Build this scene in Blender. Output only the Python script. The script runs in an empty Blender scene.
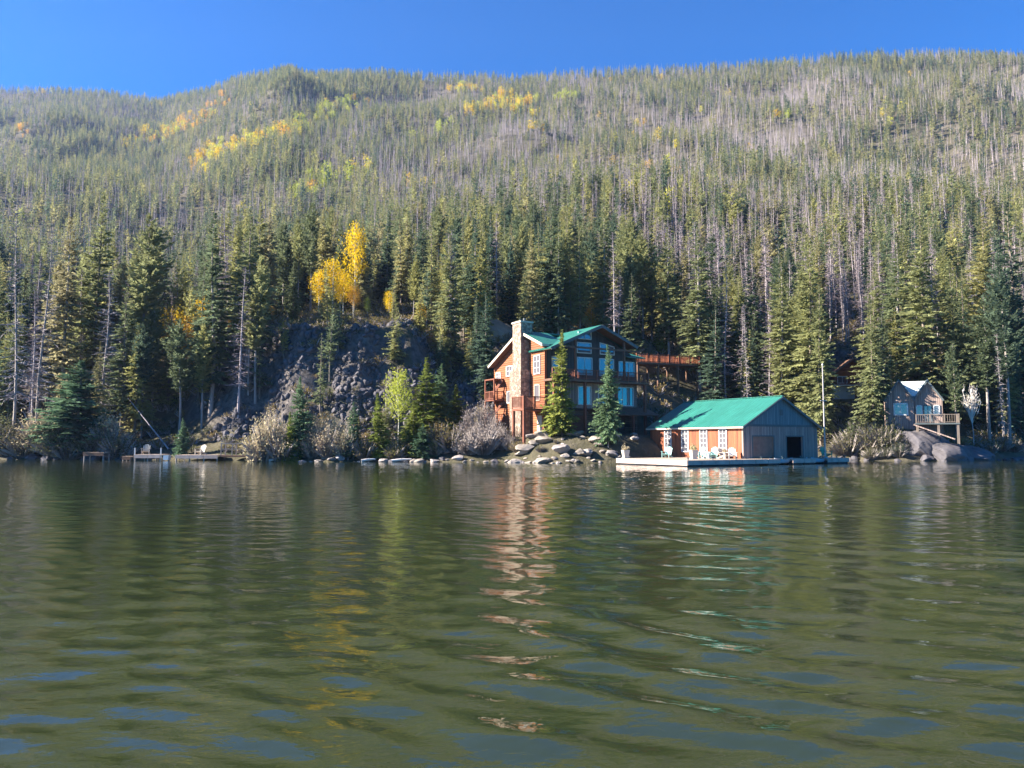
import bpy, math, random
import numpy as np
from mathutils import Matrix, Vector

random.seed(7)
RNG = np.random.default_rng(11)
SC = bpy.context.scene
COL = SC.collection
R = math.radians

# ---------------------------------------------------------------- camera, sky, sun
HAZE = 0.00008
CAM_H, FPX = 2.3, 769.0
PITCH = math.atan((441.0 - 384.0) / FPX)
cam_d = bpy.data.cameras.new('camera')
cam_d.sensor_width = 36.0
cam_d.lens = 36.0 * FPX / 1024.0
cam_d.clip_start, cam_d.clip_end = 0.1, 9000.0
cam = bpy.data.objects.new('camera', cam_d)
cam.location = (0, 0, CAM_H)
cam.rotation_euler = (R(90) + PITCH, 0, 0)
COL.objects.link(cam)
SC.camera = cam

SUN_EL, SUN_AZ = R(31.0), R(-94.0)        # azimuth from +Y (view direction), negative = left
world = bpy.data.worlds.new('World')
SC.world = world
world.use_nodes = True
wn, wl = world.node_tree.nodes, world.node_tree.links
wn.clear()
sky = wn.new('ShaderNodeTexSky'); sky.sky_type = 'NISHITA'; sky.sun_disc = False
sky.sun_elevation = SUN_EL; sky.sun_rotation = SUN_AZ
sky.altitude = 2600; sky.air_density = 0.9; sky.dust_density = 0.1; sky.ozone_density = 4.0
hsv = wn.new('ShaderNodeHueSaturation'); hsv.inputs['Saturation'].default_value = 2.1; hsv.inputs['Hue'].default_value = 0.506
bgn = wn.new('ShaderNodeBackground'); bgn.inputs['Strength'].default_value = 0.064
wo = wn.new('ShaderNodeOutputWorld')
wl.new(sky.outputs[0], hsv.inputs['Color']); wl.new(hsv.outputs[0], bgn.inputs['Color']); wl.new(bgn.outputs[0], wo.inputs[0])

sun_d = bpy.data.lights.new('sun', 'SUN'); sun_d.energy = 5.0; sun_d.angle = R(0.5); sun_d.color = (1.0, 0.93, 0.82)
sun = bpy.data.objects.new('sun', sun_d)
SUNV = Vector((math.cos(SUN_EL) * math.sin(SUN_AZ), math.cos(SUN_EL) * math.cos(SUN_AZ), math.sin(SUN_EL)))
sun.rotation_euler = SUNV.to_track_quat('Z', 'Y').to_euler()
sun.location = (-80, 0, 120)
COL.objects.link(sun)
SC.view_settings.view_transform = 'Standard'
SC.view_settings.look = 'None'
SC.view_settings.exposure = 2.15
SC.view_settings.gamma = 1.0
SC.view_settings.use_curve_mapping = False
SC.cycles.max_bounces = 6
SC.cycles.diffuse_bounces = 2
SC.cycles.glossy_bounces = 3
SC.cycles.transmission_bounces = 2
SC.cycles.volume_bounces = 0
SC.cycles.transparent_max_bounces = 6
SC.cycles.use_denoising = True

# ---------------------------------------------------------------- helpers
cP, sP = math.cos(PITCH), math.sin(PITCH)


def at(px, py, Y):
    """world point seen at a picture position, standing Y metres away"""
    xc, yc = (px - 512) / FPX, (384 - py) / FPX
    dy = cP - yc * sP
    k = Y / dy
    return np.array([xc * k, Y, CAM_H + (sP + yc * cP) * k])


def tag(o, label=None, cat=None, group=None, kind=None):
    if label: o['label'] = label
    if cat: o['category'] = cat
    if group: o['group'] = group
    if kind: o['kind'] = kind
    return o


def empty(name, loc, rz=0.0, label=None, cat=None, group=None, scale=None):
    o = bpy.data.objects.new(name, None)
    o.empty_display_size = 0.3
    o.location = tuple(float(c) for c in loc); o.rotation_euler = (0, 0, rz)
    if scale is not None:
        o.scale = scale if hasattr(scale, '__len__') else (scale,) * 3
    COL.objects.link(o)
    return tag(o, label, cat, group)


def child(name, mesh, parent, loc=None):
    o = bpy.data.objects.new(name, mesh)
    COL.objects.link(o)
    o.parent = parent
    if loc is not None: o.location = loc
    return o


def tri_mesh(name, v, f, mats, midx=None, smooth=False, attrs=None):
    v = np.asarray(v, np.float32); f = np.asarray(f, np.int32)
    k = f.shape[1]
    me = bpy.data.meshes.new(name)
    me.vertices.add(len(v)); me.vertices.foreach_set('co', v.ravel())
    me.loops.add(f.size); me.loops.foreach_set('vertex_index', f.ravel())
    me.polygons.add(len(f))
    me.polygons.foreach_set('loop_start', np.arange(0, f.size, k, dtype=np.int32))
    me.polygons.foreach_set('loop_total', np.full(len(f), k, np.int32))
    for m in (mats if isinstance(mats, (list, tuple)) else [mats]):
        me.materials.append(m)
    if midx is not None: me.polygons.foreach_set('material_index', np.asarray(midx, np.int32))
    if smooth: me.polygons.foreach_set('use_smooth', np.ones(len(f), bool))
    me.update(calc_edges=True)
    me.validate()
    return me


class MB:
    """collects boxes, beams and polygons in one local frame; build() links them as one mesh object"""
    def __init__(s): s.v, s.f = [], []

    def poly(s, pts):
        n = len(s.v); s.v += [tuple(map(float, p)) for p in pts]; s.f.append(tuple(range(n, n + len(pts)))); return s

    def box(s, x0, x1, y0, y1, z0, z1):
        n = len(s.v)
        s.v += [(x0, y0, z0), (x1, y0, z0), (x1, y1, z0), (x0, y1, z0), (x0, y0, z1), (x1, y0, z1), (x1, y1, z1), (x0, y1, z1)]
        s.f += [tuple(n + i for i in q) for q in ((3, 2, 1, 0), (4, 5, 6, 7), (0, 1, 5, 4), (1, 2, 6, 5), (2, 3, 7, 6), (3, 0, 4, 7))]
        return s

    def beam(s, a, b, w, h=None):
        h = h or w
        a, b = Vector(a), Vector(b); d = (b - a).normalized()
        up = Vector((0, 0, 1)) if abs(d.z) < 0.95 else Vector((1, 0, 0))
        sx = d.cross(up).normalized() * (w / 2); sy = sx.cross(d).normalized() * (h / 2)
        n = len(s.v)
        for p in (a, b):
            s.v += [tuple(p + sx * i + sy * j) for i, j in ((-1, -1), (1, -1), (1, 1), (-1, 1))]
        s.f += [tuple(n + i for i in q) for q in ((0, 1, 2, 3), (7, 6, 5, 4), (0, 4, 5, 1), (1, 5, 6, 2), (2, 6, 7, 3), (3, 7, 4, 0))]
        return s

    def tube(s, a, b, r0, r1=None, k=8):
        r1 = r0 if r1 is None else r1
        a, b = Vector(a), Vector(b); d = (b - a).normalized()
        up = Vector((0, 0, 1)) if abs(d.z) < 0.95 else Vector((1, 0, 0))
        sx = d.cross(up).normalized(); sy = sx.cross(d).normalized(); n = len(s.v)
        for p, r in ((a, r0), (b, r1)):
            s.v += [tuple(p + sx * r * math.cos(2 * math.pi * i / k) + sy * r * math.sin(2 * math.pi * i / k)) for i in range(k)]
        s.f += [(n + i, n + (i + 1) % k, n + k + (i + 1) % k, n + k + i) for i in range(k)]
        s.f += [tuple(n + i for i in range(k))[::-1], tuple(n + k + i for i in range(k))]
        return s

    def slab(s, pts, d):
        """polygon pts thickened by vector d"""
        k = len(pts); n = len(s.v); d = Vector(d)
        s.v += [tuple(Vector(p)) for p in pts] + [tuple(Vector(p) + d) for p in pts]
        s.f += [tuple(n + i for i in range(k)), tuple(n + k + i for i in range(k))[::-1]]
        s.f += [(n + i, n + k + i, n + k + (i + 1) % k, n + (i + 1) % k) for i in range(k)]
        return s

    def build(s, name, m, parent=None):
        me = bpy.data.meshes.new(name); me.from_pydata(s.v, [], s.f); me.materials.append(m); me.update()
        import bmesh
        b = bmesh.new(); b.from_mesh(me); bmesh.ops.recalc_face_normals(b, faces=b.faces); b.to_mesh(me); b.free()
        o = bpy.data.objects.new(name, me); COL.objects.link(o)
        if parent is not None: o.parent = parent
        return o


def copy_tree(o, parent=None):
    c = o.copy(); COL.objects.link(c)
    if parent is not None: c.parent = parent
    for ch in list(o.children):
        copy_tree(ch, c)
    return c


# value noise
def _h(ix, iy, s):
    n = (ix.astype(np.int64) * 374761393 + iy.astype(np.int64) * 668265263 + s * 974711) & 0x7fffffff
    n = ((n ^ (n >> 13)) * 1274126177) & 0x7fffffff
    return ((n ^ (n >> 16)) & 0xffff) / 65535.0


def vnoise(x, y, s=0):
    x0, y0 = np.floor(x), np.floor(y); fx, fy = x - x0, y - y0
    fx = fx * fx * (3 - 2 * fx); fy = fy * fy * (3 - 2 * fy)
    a, b = _h(x0, y0, s), _h(x0 + 1, y0, s); c, d = _h(x0, y0 + 1, s), _h(x0 + 1, y0 + 1, s)
    return (a + (b - a) * fx) * (1 - fy) + (c + (d - c) * fx) * fy - 0.5


def fbm(x, y, s=0, o=4):
    t, a = 0, 1.0
    for i in range(o):
        t = t + a * vnoise(x * 2 ** i + 17 * i, y * 2 ** i - 31 * i, s + i); a *= 0.5
    return t


# ---------------------------------------------------------------- materials
def new_mat(name):
    m = bpy.data.materials.new(name); m.use_nodes = True
    nt = m.node_tree; nt.nodes.clear()
    out = nt.nodes.new('ShaderNodeOutputMaterial')
    return m, nt, nt.nodes, nt.links, out


def ramp(nodes, stops, interp='LINEAR'):
    r = nodes.new('ShaderNodeValToRGB'); r.color_ramp.interpolation = interp
    e = r.color_ramp.elements
    while len(e) < len(stops): e.new(0.5)
    for i, (p, c) in enumerate(stops):
        e[i].position = p; e[i].color = (*c, 1)
    return r


def noise_node(nodes, links, scale, detail=4, vec=None, rough=0.6):
    n = nodes.new('ShaderNodeTexNoise'); n.inputs['Scale'].default_value = scale
    n.inputs['Detail'].default_value = detail; n.inputs['Roughness'].default_value = rough
    if vec is not None: links.new(vec, n.inputs['Vector'])
    return n


def plain(name, c, rough=0.7, var=0.25, scale=3.0, stretch=(1, 1, 1), metal=0.0, bump=0.0, spec=0.3):
    m, nt, N, L, out = new_mat(name)
    p = N.new('ShaderNodeBsdfPrincipled'); L.new(p.outputs[0], out.inputs[0])
    p.inputs['Roughness'].default_value = rough; p.inputs['Metallic'].default_value = metal
    p.inputs['Specular IOR Level'].default_value = spec
    tc = N.new('ShaderNodeTexCoord'); mp = N.new('ShaderNodeMapping'); mp.inputs['Scale'].default_value = stretch
    L.new(tc.outputs['Object'], mp.inputs[0])
    n = noise_node(N, L, scale, 5, mp.outputs[0])
    r = ramp(N, [(0.25, [x * (1 - var) for x in c]), (0.75, [min(1, x * (1 + var)) for x in c])])
    L.new(n.outputs['Fac'], r.inputs[0]); L.new(r.outputs[0], p.inputs['Base Color'])
    if bump:
        b = N.new('ShaderNodeBump'); b.inputs['Strength'].default_value = bump; b.inputs['Distance'].default_value = 0.05
        L.new(n.outputs['Fac'], b.inputs['Height']); L.new(b.outputs[0], p.inputs['Normal'])
    return m


def siding(name, c1, c2, board=0.2, axis='X', rough=0.75):
    """boards with a colour per board, gaps and streaky weathering; axis = direction across the boards ('Z': logs)"""
    m, nt, N, L, out = new_mat(name)
    p = N.new('ShaderNodeBsdfPrincipled'); L.new(p.outputs[0], out.inputs[0]); p.inputs['Roughness'].default_value = rough
    p.inputs['Specular IOR Level'].default_value = 0.25
    tc = N.new('ShaderNodeTexCoord'); sx = N.new('ShaderNodeSeparateXYZ'); L.new(tc.outputs['Object'], sx.inputs[0])
    if axis == 'Z':
        a = sx.outputs['Z']
    else:
        ad = N.new('ShaderNodeMath'); ad.operation = 'ADD'; L.new(sx.outputs['X'], ad.inputs[0]); L.new(sx.outputs['Y'], ad.inputs[1]); a = ad.outputs[0]
    dv = N.new('ShaderNodeMath'); dv.operation = 'DIVIDE'; L.new(a, dv.inputs[0]); dv.inputs[1].default_value = board
    fl = N.new('ShaderNodeMath'); fl.operation = 'FLOOR'; L.new(dv.outputs[0], fl.inputs[0])
    fr = N.new('ShaderNodeMath'); fr.operation = 'FRACT'; L.new(dv.outputs[0], fr.inputs[0])
    wn_ = N.new('ShaderNodeTexWhiteNoise'); wn_.noise_dimensions = '1D'; L.new(fl.outputs[0], wn_.inputs['W'])
    mp = N.new('ShaderNodeMapping'); mp.inputs['Scale'].default_value = (1, 1, 6) if axis == 'Z' else (6, 6, 0.5)
    L.new(tc.outputs['Object'], mp.inputs[0])
    n = noise_node(N, L, 1.3, 5, mp.outputs[0])
    mx = N.new('ShaderNodeMath'); mx.operation = 'MULTIPLY_ADD'; L.new(wn_.outputs['Value'], mx.inputs[0]); mx.inputs[1].default_value = 0.45
    L.new(n.outputs['Fac'], mx.inputs[2])
    r = ramp(N, [(0.35, c1), (0.95, c2)]); L.new(mx.outputs[0], r.inputs[0])
    gp = N.new('ShaderNodeMath'); gp.operation = 'LESS_THAN'; L.new(fr.outputs[0], gp.inputs[0]); gp.inputs[1].default_value = 0.09
    mc = N.new('ShaderNodeMixRGB'); mc.inputs[2].default_value = (*[x * 0.25 for x in c1], 1)
    L.new(gp.outputs[0], mc.inputs[0]); L.new(r.outputs[0], mc.inputs[1]); L.new(mc.outputs[0], p.inputs['Base Color'])
    b = N.new('ShaderNodeBump'); b.inputs['Strength'].default_value = 0.5; b.inputs['Distance'].default_value = 0.03
    if axis == 'Z':
        sn = N.new('ShaderNodeMath'); sn.operation = 'PINGPONG'; L.new(fr.outputs[0], sn.inputs[0]); sn.inputs[1].default_value = 0.5
        L.new(sn.outputs[0], b.inputs['Height']); b.inputs['Distance'].default_value = 0.12
    else:
        L.new(fr.outputs[0], b.inputs['Height'])
    L.new(b.outputs[0], p.inputs['Normal'])
    return m


def foliage(name, stops, trans=0.25, nscale=0.35, nvar=0.35, bright=1.0):
    """leaf colour: one hue per tree (Object Info random) and clumps inside the crown"""
    m, nt, N, L, out = new_mat(name)
    oi = N.new('ShaderNodeObjectInfo')
    r = ramp(N, stops); L.new(oi.outputs['Random'], r.inputs[0])
    tc = N.new('ShaderNodeTexCoord'); n = noise_node(N, L, nscale, 4, tc.outputs['Object'])
    mr = N.new('ShaderNodeMapRange'); mr.inputs['From Min'].default_value = 0.3; mr.inputs['From Max'].default_value = 0.7
    mr.inputs['To Min'].default_value = (1 - nvar) * bright; mr.inputs['To Max'].default_value = (1 + nvar) * bright
    L.new(n.outputs['Fac'], mr.inputs[0])
    mu = N.new('ShaderNodeVectorMath'); mu.operation = 'SCALE'; L.new(r.outputs[0], mu.inputs[0]); L.new(mr.outputs[0], mu.inputs['Scale'])
    d = N.new('ShaderNodeBsdfDiffuse'); t = N.new('ShaderNodeBsdfTranslucent')
    L.new(mu.outputs[0], d.inputs[0]); L.new(mu.outputs[0], t.inputs[0])
    mx = N.new('ShaderNodeMixShader'); mx.inputs[0].default_value = trans
    L.new(d.outputs[0], mx.inputs[1]); L.new(t.outputs[0], mx.inputs[2]); L.new(mx.outputs[0], out.inputs[0])
    return m


M = {}
M['conifer'] = foliage('conifer_needles', [(0.0, (.035, .055, .040)), (0.25, (.070, .085, .047)), (0.6, (.122, .125, .056)), (0.85, (.150, .145, .055)), (1.0, (.14, .125, .07))], bright=2.5, trans=.45)
M['blue_spruce'] = foliage('blue_spruce_needles', [(0, (.11, .19, .12)), (1, (.17, .25, .13))], trans=.35)
M['olive'] = foliage('young_pine_needles', [(0, (.22, .27, .06)), (1, (.29, .31, .08))], trans=.38)
M['aspen'] = foliage('aspen_leaves', [(0, (.55, .33, .02)), (0.35, (.70, .50, .03)), (0.7, (.62, .55, .06)), (1, (.5, .55, .10))], trans=0.45, nvar=0.2)
M['aspen_gold'] = foliage('golden_leaves', [(0, (.80, .55, .02)), (1, (.85, .62, .04))], trans=0.45, nvar=0.2)
M['aspen_orange'] = foliage('orange_leaves', [(0, (.68, .36, .05)), (1, (.75, .45, .08))], trans=0.45, nvar=0.2)
M['aspen_green'] = foliage('lime_leaves', [(0, (.40, .43, .07)), (1, (.48, .52, .09))], trans=0.45, nvar=0.2)
M['willow'] = foliage('willow_twigs', [(0, (.46, .38, .24)), (0.5, (.55, .44, .28)), (1, (.40, .38, .20))], trans=0.2)
M['brush'] = foliage('brush_leaves', [(0, (.10, .11, .04)), (0.35, (.22, .17, .07)), (0.7, (.30, .22, .08)), (1, (.14, .16, .05))], trans=0.3)
M['bark'] = plain('bark', (.19, .15, .12), 0.9, 0.4, 2.0, (4, 4, 0.6))
M['bark_pale'] = plain('pale_bark', (.27, .23, .21), 0.9, 0.4, 2.0, (4, 4, 0.6))
M['aspen_bark'] = plain('aspen_bark', (.55, .52, .44), 0.8, 0.3, 2.0, (1, 1, 5))
M['dead'] = plain('dead_wood', (.34, .29, .29), 0.9, 0.3, 0.8)
M['dead_twig'] = plain('dead_twigs', (.27, .215, .225), 0.9, 0.3, 0.8)
M['dead_white'] = plain('bleached_wood', (.62, .56, .50), 0.9, 0.2, 1.0)
M['rock'] = plain('granite', (.28, .24, .22), 0.9, 0.5, 1.3, bump=0.8)
M['rock_dark_shaded'] = plain('dark_shaded_granite', (.10, .09, .095), 0.9, 0.5, 0.9, bump=0.8)  # granite darkened, shade of the steep bank and right shore in its colour
M['rock_pale'] = plain('pale_granite', (.28, .235, .195), 0.9, 0.5, 1.5, bump=0.8)


def terrain_mat():
    m, nt, N, L, out = new_mat('hillside_soil')
    p = N.new('ShaderNodeBsdfPrincipled'); p.inputs['Roughness'].default_value = 0.95; p.inputs['Specular IOR Level'].default_value = 0.1
    L.new(p.outputs[0], out.inputs[0])
    g = N.new('ShaderNodeNewGeometry')
    n1 = noise_node(N, L, 0.05, 8, g.outputs['Position'], 0.7)
    n2 = noise_node(N, L, 0.9, 6, g.outputs['Position'], 0.7)
    ad = N.new('ShaderNodeMath'); ad.operation = 'MULTIPLY_ADD'; L.new(n2.outputs['Fac'], ad.inputs[0]); ad.inputs[1].default_value = 0.6
    L.new(n1.outputs['Fac'], ad.inputs[2])
    r = ramp(N, [(0.55, (.05, .055, .028)), (0.72, (.085, .075, .045)), (0.88, (.11, .095, .065)), (1.0, (.16, .135, .10))])
    L.new(ad.outputs[0], r.inputs[0])
    sx = N.new('ShaderNodeSeparateXYZ'); L.new(g.outputs['Normal'], sx.inputs[0])
    mr = N.new('ShaderNodeMapRange'); mr.inputs['From Min'].default_value = 0.66; mr.inputs['From Max'].default_value = 0.54
    L.new(sx.outputs['Z'], mr.inputs[0])
    rk = ramp(N, [(0.35, (.05, .045, .042)), (0.65, (.17, .145, .13))]); L.new(n2.outputs['Fac'], rk.inputs[0])  # steep ground rock, toned down to carry the bank's shade
    mx = N.new('ShaderNodeMixRGB'); L.new(mr.outputs[0], mx.inputs[0]); L.new(r.outputs[0], mx.inputs[1]); L.new(rk.outputs[0], mx.inputs[2])
    L.new(mx.outputs[0], p.inputs['Base Color'])
    b = N.new('ShaderNodeBump'); b.inputs['Strength'].default_value = 0.9; b.inputs['Distance'].default_value = 0.4
    L.new(n2.outputs['Fac'], b.inputs['Height']); L.new(b.outputs[0], p.inputs['Normal'])
    return m


M['ground'] = terrain_mat()


def water_mat():
    m, nt, N, L, out = new_mat('lake_water')
    p = N.new('ShaderNodeBsdfPrincipled'); L.new(p.outputs[0], out.inputs[0])
    p.inputs['Base Color'].default_value = (.0185, .0255, .0095, 1)
    p.inputs['Roughness'].default_value = 0.02; p.inputs['IOR'].default_value = 1.45
    g = N.new('ShaderNodeNewGeometry')
    mp = N.new('ShaderNodeMapping'); mp.inputs['Scale'].default_value = (1.0, 1.7, 1); mp.inputs['Rotation'].default_value = (0, 0, R(14))
    L.new(g.outputs['Position'], mp.inputs[0])
    n1 = noise_node(N, L, 1.1, 3, mp.outputs[0], 0.5)
    b1 = N.new('ShaderNodeBump'); b1.inputs['Strength'].default_value = 1.0; b1.inputs['Distance'].default_value = 0.016
    L.new(n1.outputs['Fac'], b1.inputs['Height'])
    n2 = noise_node(N, L, 4.5, 3, mp.outputs[0], 0.5); n2.inputs['Distortion'].default_value = .6
    b2 = N.new('ShaderNodeBump'); b2.inputs['Strength'].default_value = 1.0; b2.inputs['Distance'].default_value = 0.0048
    L.new(n2.outputs['Fac'], b2.inputs['Height']); L.new(b1.outputs[0], b2.inputs['Normal']); L.new(b2.outputs[0], p.inputs['Normal'])
    return m


M['water'] = water_mat()

# ---------------------------------------------------------------- terrain
SH_PX = [-600, 0, 130, 260, 300, 400, 500, 560, 640, 700, 750, 850, 900, 985, 1024, 1700]
SH_Y = [150, 96, 95, 90, 86, 85.5, 84, 80, 82, 89, 93, 92, 88, 91, 96, 120]
SKY_PX = [-600, 0, 60, 100, 160, 200, 240, 300, 380, 430, 520, 620, 750, 850, 930, 1024, 1600]
SKY_PY = [112, 93, 94, 96, 100, 92, 80, 79, 77, 81, 82, 76, 70, 61, 60, 62, 80]
RG_PX = [-600, 0, 150, 280, 500, 1024, 1700]
RG_Y = [1000, 1250, 1250, 1000, 950, 850, 700]
G_S = [-30, -2, 0, 1.5, 4, 9, 14, 20, 35]
G_Z = [-5, -.6, 0, .55, 1.2, 2.4, 4.2, 8.0, 17.0]
C_Z = [-5, -.6, 0, .55, 1.2, 2.8, 9.0, 18.0, 21.5]
zr_tab = [at(px, py, y)[2] for px, py, y in zip(SKY_PX, SKY_PY, np.interp(SKY_PX, RG_PX, RG_Y))]


def sm(a, b, x):
    t = np.clip((x - a) / (b - a), 0, 1); return t * t * (3 - 2 * t)


PADS = [(9.0, 92.5, 9.5, 3.0), (48.3, 96.3, 4.2, 3.9), (51.5, 118.0, 7.0, 8.5)]     # x, y, radius, level of levelled ground


def height(x, y):
    x = np.asarray(x, float); y = np.asarray(y, float)
    yy = np.maximum(y, 20.0)
    px = np.clip(512 + FPX * x / yy, -600, 1700)
    s = y - np.interp(px, SH_PX, SH_Y) + 1.6 * fbm(x / 5.0, y / 9.0, 3, 3)
    wc = sm(180, 230, px) * (1 - sm(400, 450, px))
    zn = np.interp(s, G_S, G_Z) * (1 - wc) + np.interp(s + 2.5 * fbm(x / 4, y / 30, 71, 3) * wc, G_S, C_Z) * wc
    yr = np.interp(px, RG_PX, RG_Y); ysh = np.interp(px, SH_PX, SH_Y)
    z35 = 17 + 4 * wc
    zr = np.interp(px, SKY_PX, zr_tab)
    u = (y - ysh - 35) / (yr - ysh - 35)
    up = z35 + (zr - z35) * (0.12 * np.clip(u, 0, 1) + 0.88 * np.clip(u, 0, 1) ** 1.28)
    up = up - np.maximum(u - 1, 0) * 700 * 0.25
    z = np.where(s < 35, zn, up)
    a = np.clip((s - 25) / 160, 0, 1) * np.clip((1.02 - u) * 6, 0.06, 1)
    z = z + a * (fbm(x / 130.0 + 3, y / 210.0, 9, 3) * 34 + fbm(x / 42.0, y / 60.0, 21, 3) * 7)
    z = z + np.clip(s / 8, 0, 1) * fbm(x / 7.0, y / 7.0, 5, 3) * np.clip((s - 4) / 14, 0.25, 1) * 2.0
    # wooded spur added beyond the left edge of view to shade the shore
    z = z + 62 * np.exp(-((x + 215) / 60) ** 2 - ((y - 175) / 62) ** 2) * sm(0, 25, s)
    for cx, cy, rad, lv in PADS:
        w = 1 - sm(rad * 0.75, rad * 1.35, np.hypot(x - cx, y - cy))
        z = z * (1 - w) + lv * w
    return z


az = np.radians(np.linspace(-66, 62, 420))
rr = np.concatenate([np.arange(58, 150, 0.9), 150 * 1.0105 ** np.arange(1, 225)])
A, RR = np.meshgrid(az, rr)
X, Y = RR * np.sin(A), RR * np.cos(A)
Z = height(X, Y)
nr, na = A.shape
idx = np.arange(nr * na).reshape(nr, na)
F = np.stack([idx[:-1, :-1], idx[:-1, 1:], idx[1:, 1:], idx[1:, :-1]], -1).reshape(-1, 4)
me = tri_mesh('hillside', np.stack([X, Y, Z], -1).reshape(-1, 3), F, M['ground'], smooth=True)
tag(child('hillside', me, None), kind='structure')

# ---------------------------------------------------------------- lake
az = np.radians(np.linspace(-50, 50, 620))
rr = 3.2 * (1.0061 ** np.arange(0, 580))
A, RR = np.meshgrid(az, rr)
X, Y = RR * np.sin(A), RR * np.cos(A)


def waves(x, y):
    r = np.hypot(x, y)
    wx = x + 1.6 * fbm(x / 5, y / 5, 40, 2); wy = y + 1.6 * fbm(x / 5 + 9, y / 5, 41, 2)
    z = 0.0
    # boat wake crests running down to the right, swell on the left, cross ripples
    d1 = np.array([.72, .69])
    ph = wx * d1[0] + wy * d1[1]
    right = sm(-3, 3, x)
    z = z + (0.25 + right) * 0.022 * np.sin(ph * 2 * math.pi / 1.35) * (0.55 + 1.5 * vnoise(x / 5, y / 3, 50))
    z = z + 0.0042 * np.sin((wx * -.25 + wy * .97) * 2 * math.pi / 0.9 + 1.0)
    z = z + 0.0030 * np.sin((wx * .45 + wy * .89) * 2 * math.pi / 0.62)
    z = z + 0.013 * fbm(x / 2.3, y / 1.5, 60, 3)
    z = z + (0.014 * fbm(wx / 1.1, wy / .75, 64, 2) + 0.0095 * fbm(wx / .5 + .3 * wy, wy / .36, 67, 2)) * (.6 + .9 * (vnoise(x / 7, y / 4, 70) + .5))
    return z * np.clip(1.15 - r / 130, 0.15, 1)


Z = waves(X, Y)
edge = np.clip((RR - 3.3) / .8, 0, 1) * np.clip((105 - RR) / 20, 0, 1) * np.clip((R(50) - np.abs(A)) / R(4), 0, 1)
Z = Z * edge
nr, na = A.shape
idx = np.arange(nr * na).reshape(nr, na)
F = np.stack([idx[:-1, :-1], idx[:-1, 1:], idx[1:, 1:], idx[1:, :-1]], -1).reshape(-1, 4)
V = np.stack([X, Y, Z], -1).reshape(-1, 3)
# skirt of flat water out to the sides and behind the camera
outer = []
n0 = len(V)
ring = list(idx[0, :]) + list(idx[1:, -1]) + list(idx[-1, ::-1][1:]) + list(idx[::-1, 0][1:-1])
far = []
# inner apex below the camera and wide sheet, butted to the fan's border
ext = np.array([[-1400, -1400, 0], [1400, -1400, 0], [1400, 1400, 0], [-1400, 1400, 0]], float)
me = bpy.data.meshes.new('lake_water')
import bmesh
bm = bmesh.new()
me0 = tri_mesh('lake_fan', V, F, M['water'], smooth=True)
bm.from_mesh(me0)
bm.verts.ensure_lookup_table()
a0, a1 = bm.verts[int(idx[0, 0])], bm.verts[int(idx[0, -1])]
b0, b1 = bm.verts[int(idx[-1, 0])], bm.verts[int(idx[-1, -1])]
left = [bm.verts[int(i)] for i in idx[:, 0]]; rightv = [bm.verts[int(i)] for i in idx[:, -1]]
near = [bm.verts[int(i)] for i in idx[0, :]]; farv = [bm.verts[int(i)] for i in idx[-1, :]]
e = [bm.verts.new(p) for p in ext]
for i in range(len(left) - 1):
    bm.faces.new((e[0] if i < len(left) // 2 else e[3], left[i], left[i + 1]))
    bm.faces.new((rightv[i + 1], rightv[i], e[1] if i < len(left) // 2 else e[2]))
k = len(left) // 2
bm.faces.new((e[3], e[0], left[k])); bm.faces.new((e[1], e[2], rightv[k]))
kn = len(near) // 2
for i in range(len(near) - 1):
    bm.faces.new((near[i + 1], near[i], e[0] if i < kn else e[1]))
    bm.faces.new((farv[i], farv[i + 1], e[3] if i < kn else e[2]))
bm.faces.new((near[kn], e[0], e[1])); bm.faces.new((e[2], e[3], farv[kn]))
bm.to_mesh(me); bm.free()
bpy.data.meshes.remove(me0)
me.materials.append(M['water'])
me.polygons.foreach_set('use_smooth', np.ones(len(me.polygons), bool))
lake = tag(child('lake_water', me, None), kind='structure')
lake.location = (0, 0, 0)

# ---------------------------------------------------------------- tree meshes
def unit(v): return v / np.maximum(np.linalg.norm(v, axis=-1, keepdims=True), 1e-9)


def cone_tube(path, rad, k=6):
    """tapered tube along a path of points"""
    path = np.asarray(path, float); n = len(path)
    d = unit(np.gradient(path, axis=0))
    ref = np.where(np.abs(d[:, 2:3]) > 0.9, np.array([[1.0, 0, 0]]), np.array([[0, 0, 1.0]]))
    sx = unit(np.cross(d, ref)); sy = np.cross(sx, d)
    th = np.arange(k) * 2 * math.pi / k
    v = path[:, None] + np.asarray(rad)[:, None, None] * (sx[:, None] * np.cos(th)[None, :, None] + sy[:, None] * np.sin(th)[None, :, None])
    i = np.arange(n * k).reshape(n, k); j = np.roll(i, -1, 1)
    q = np.stack([i[:-1], j[:-1], j[1:], i[1:]], -1).reshape(-1, 4)
    return v.reshape(-1, 3), np.concatenate([q[:, [0, 1, 2]], q[:, [0, 2, 3]]])


class Soup:
    def __init__(s): s.v, s.f, s.n = [], [], 0

    def add(s, v, f):
        s.v.append(v); s.f.append(f + s.n); s.n += len(v); return s

    def tris(s, a, b, c):
        n = len(a); v = np.stack([a, b, c], 1).reshape(-1, 3)
        return s.add(v, np.arange(3 * n).reshape(n, 3))

    def out(s): return np.concatenate(s.v), np.concatenate(s.f)


def trunk_path(h, rg, lean=0.01):
    t = np.linspace(0, 1, 7)
    w = rg.normal(0, lean * h, (2,))
    w2 = rg.normal(0, lean * h * 0.5, (2,))
    return np.stack([w[0] * t ** 1.5 + w2[0] * np.sin(t * 6), w[1] * t ** 1.5 + w2[1] * np.sin(t * 5), t * h], -1)


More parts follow.
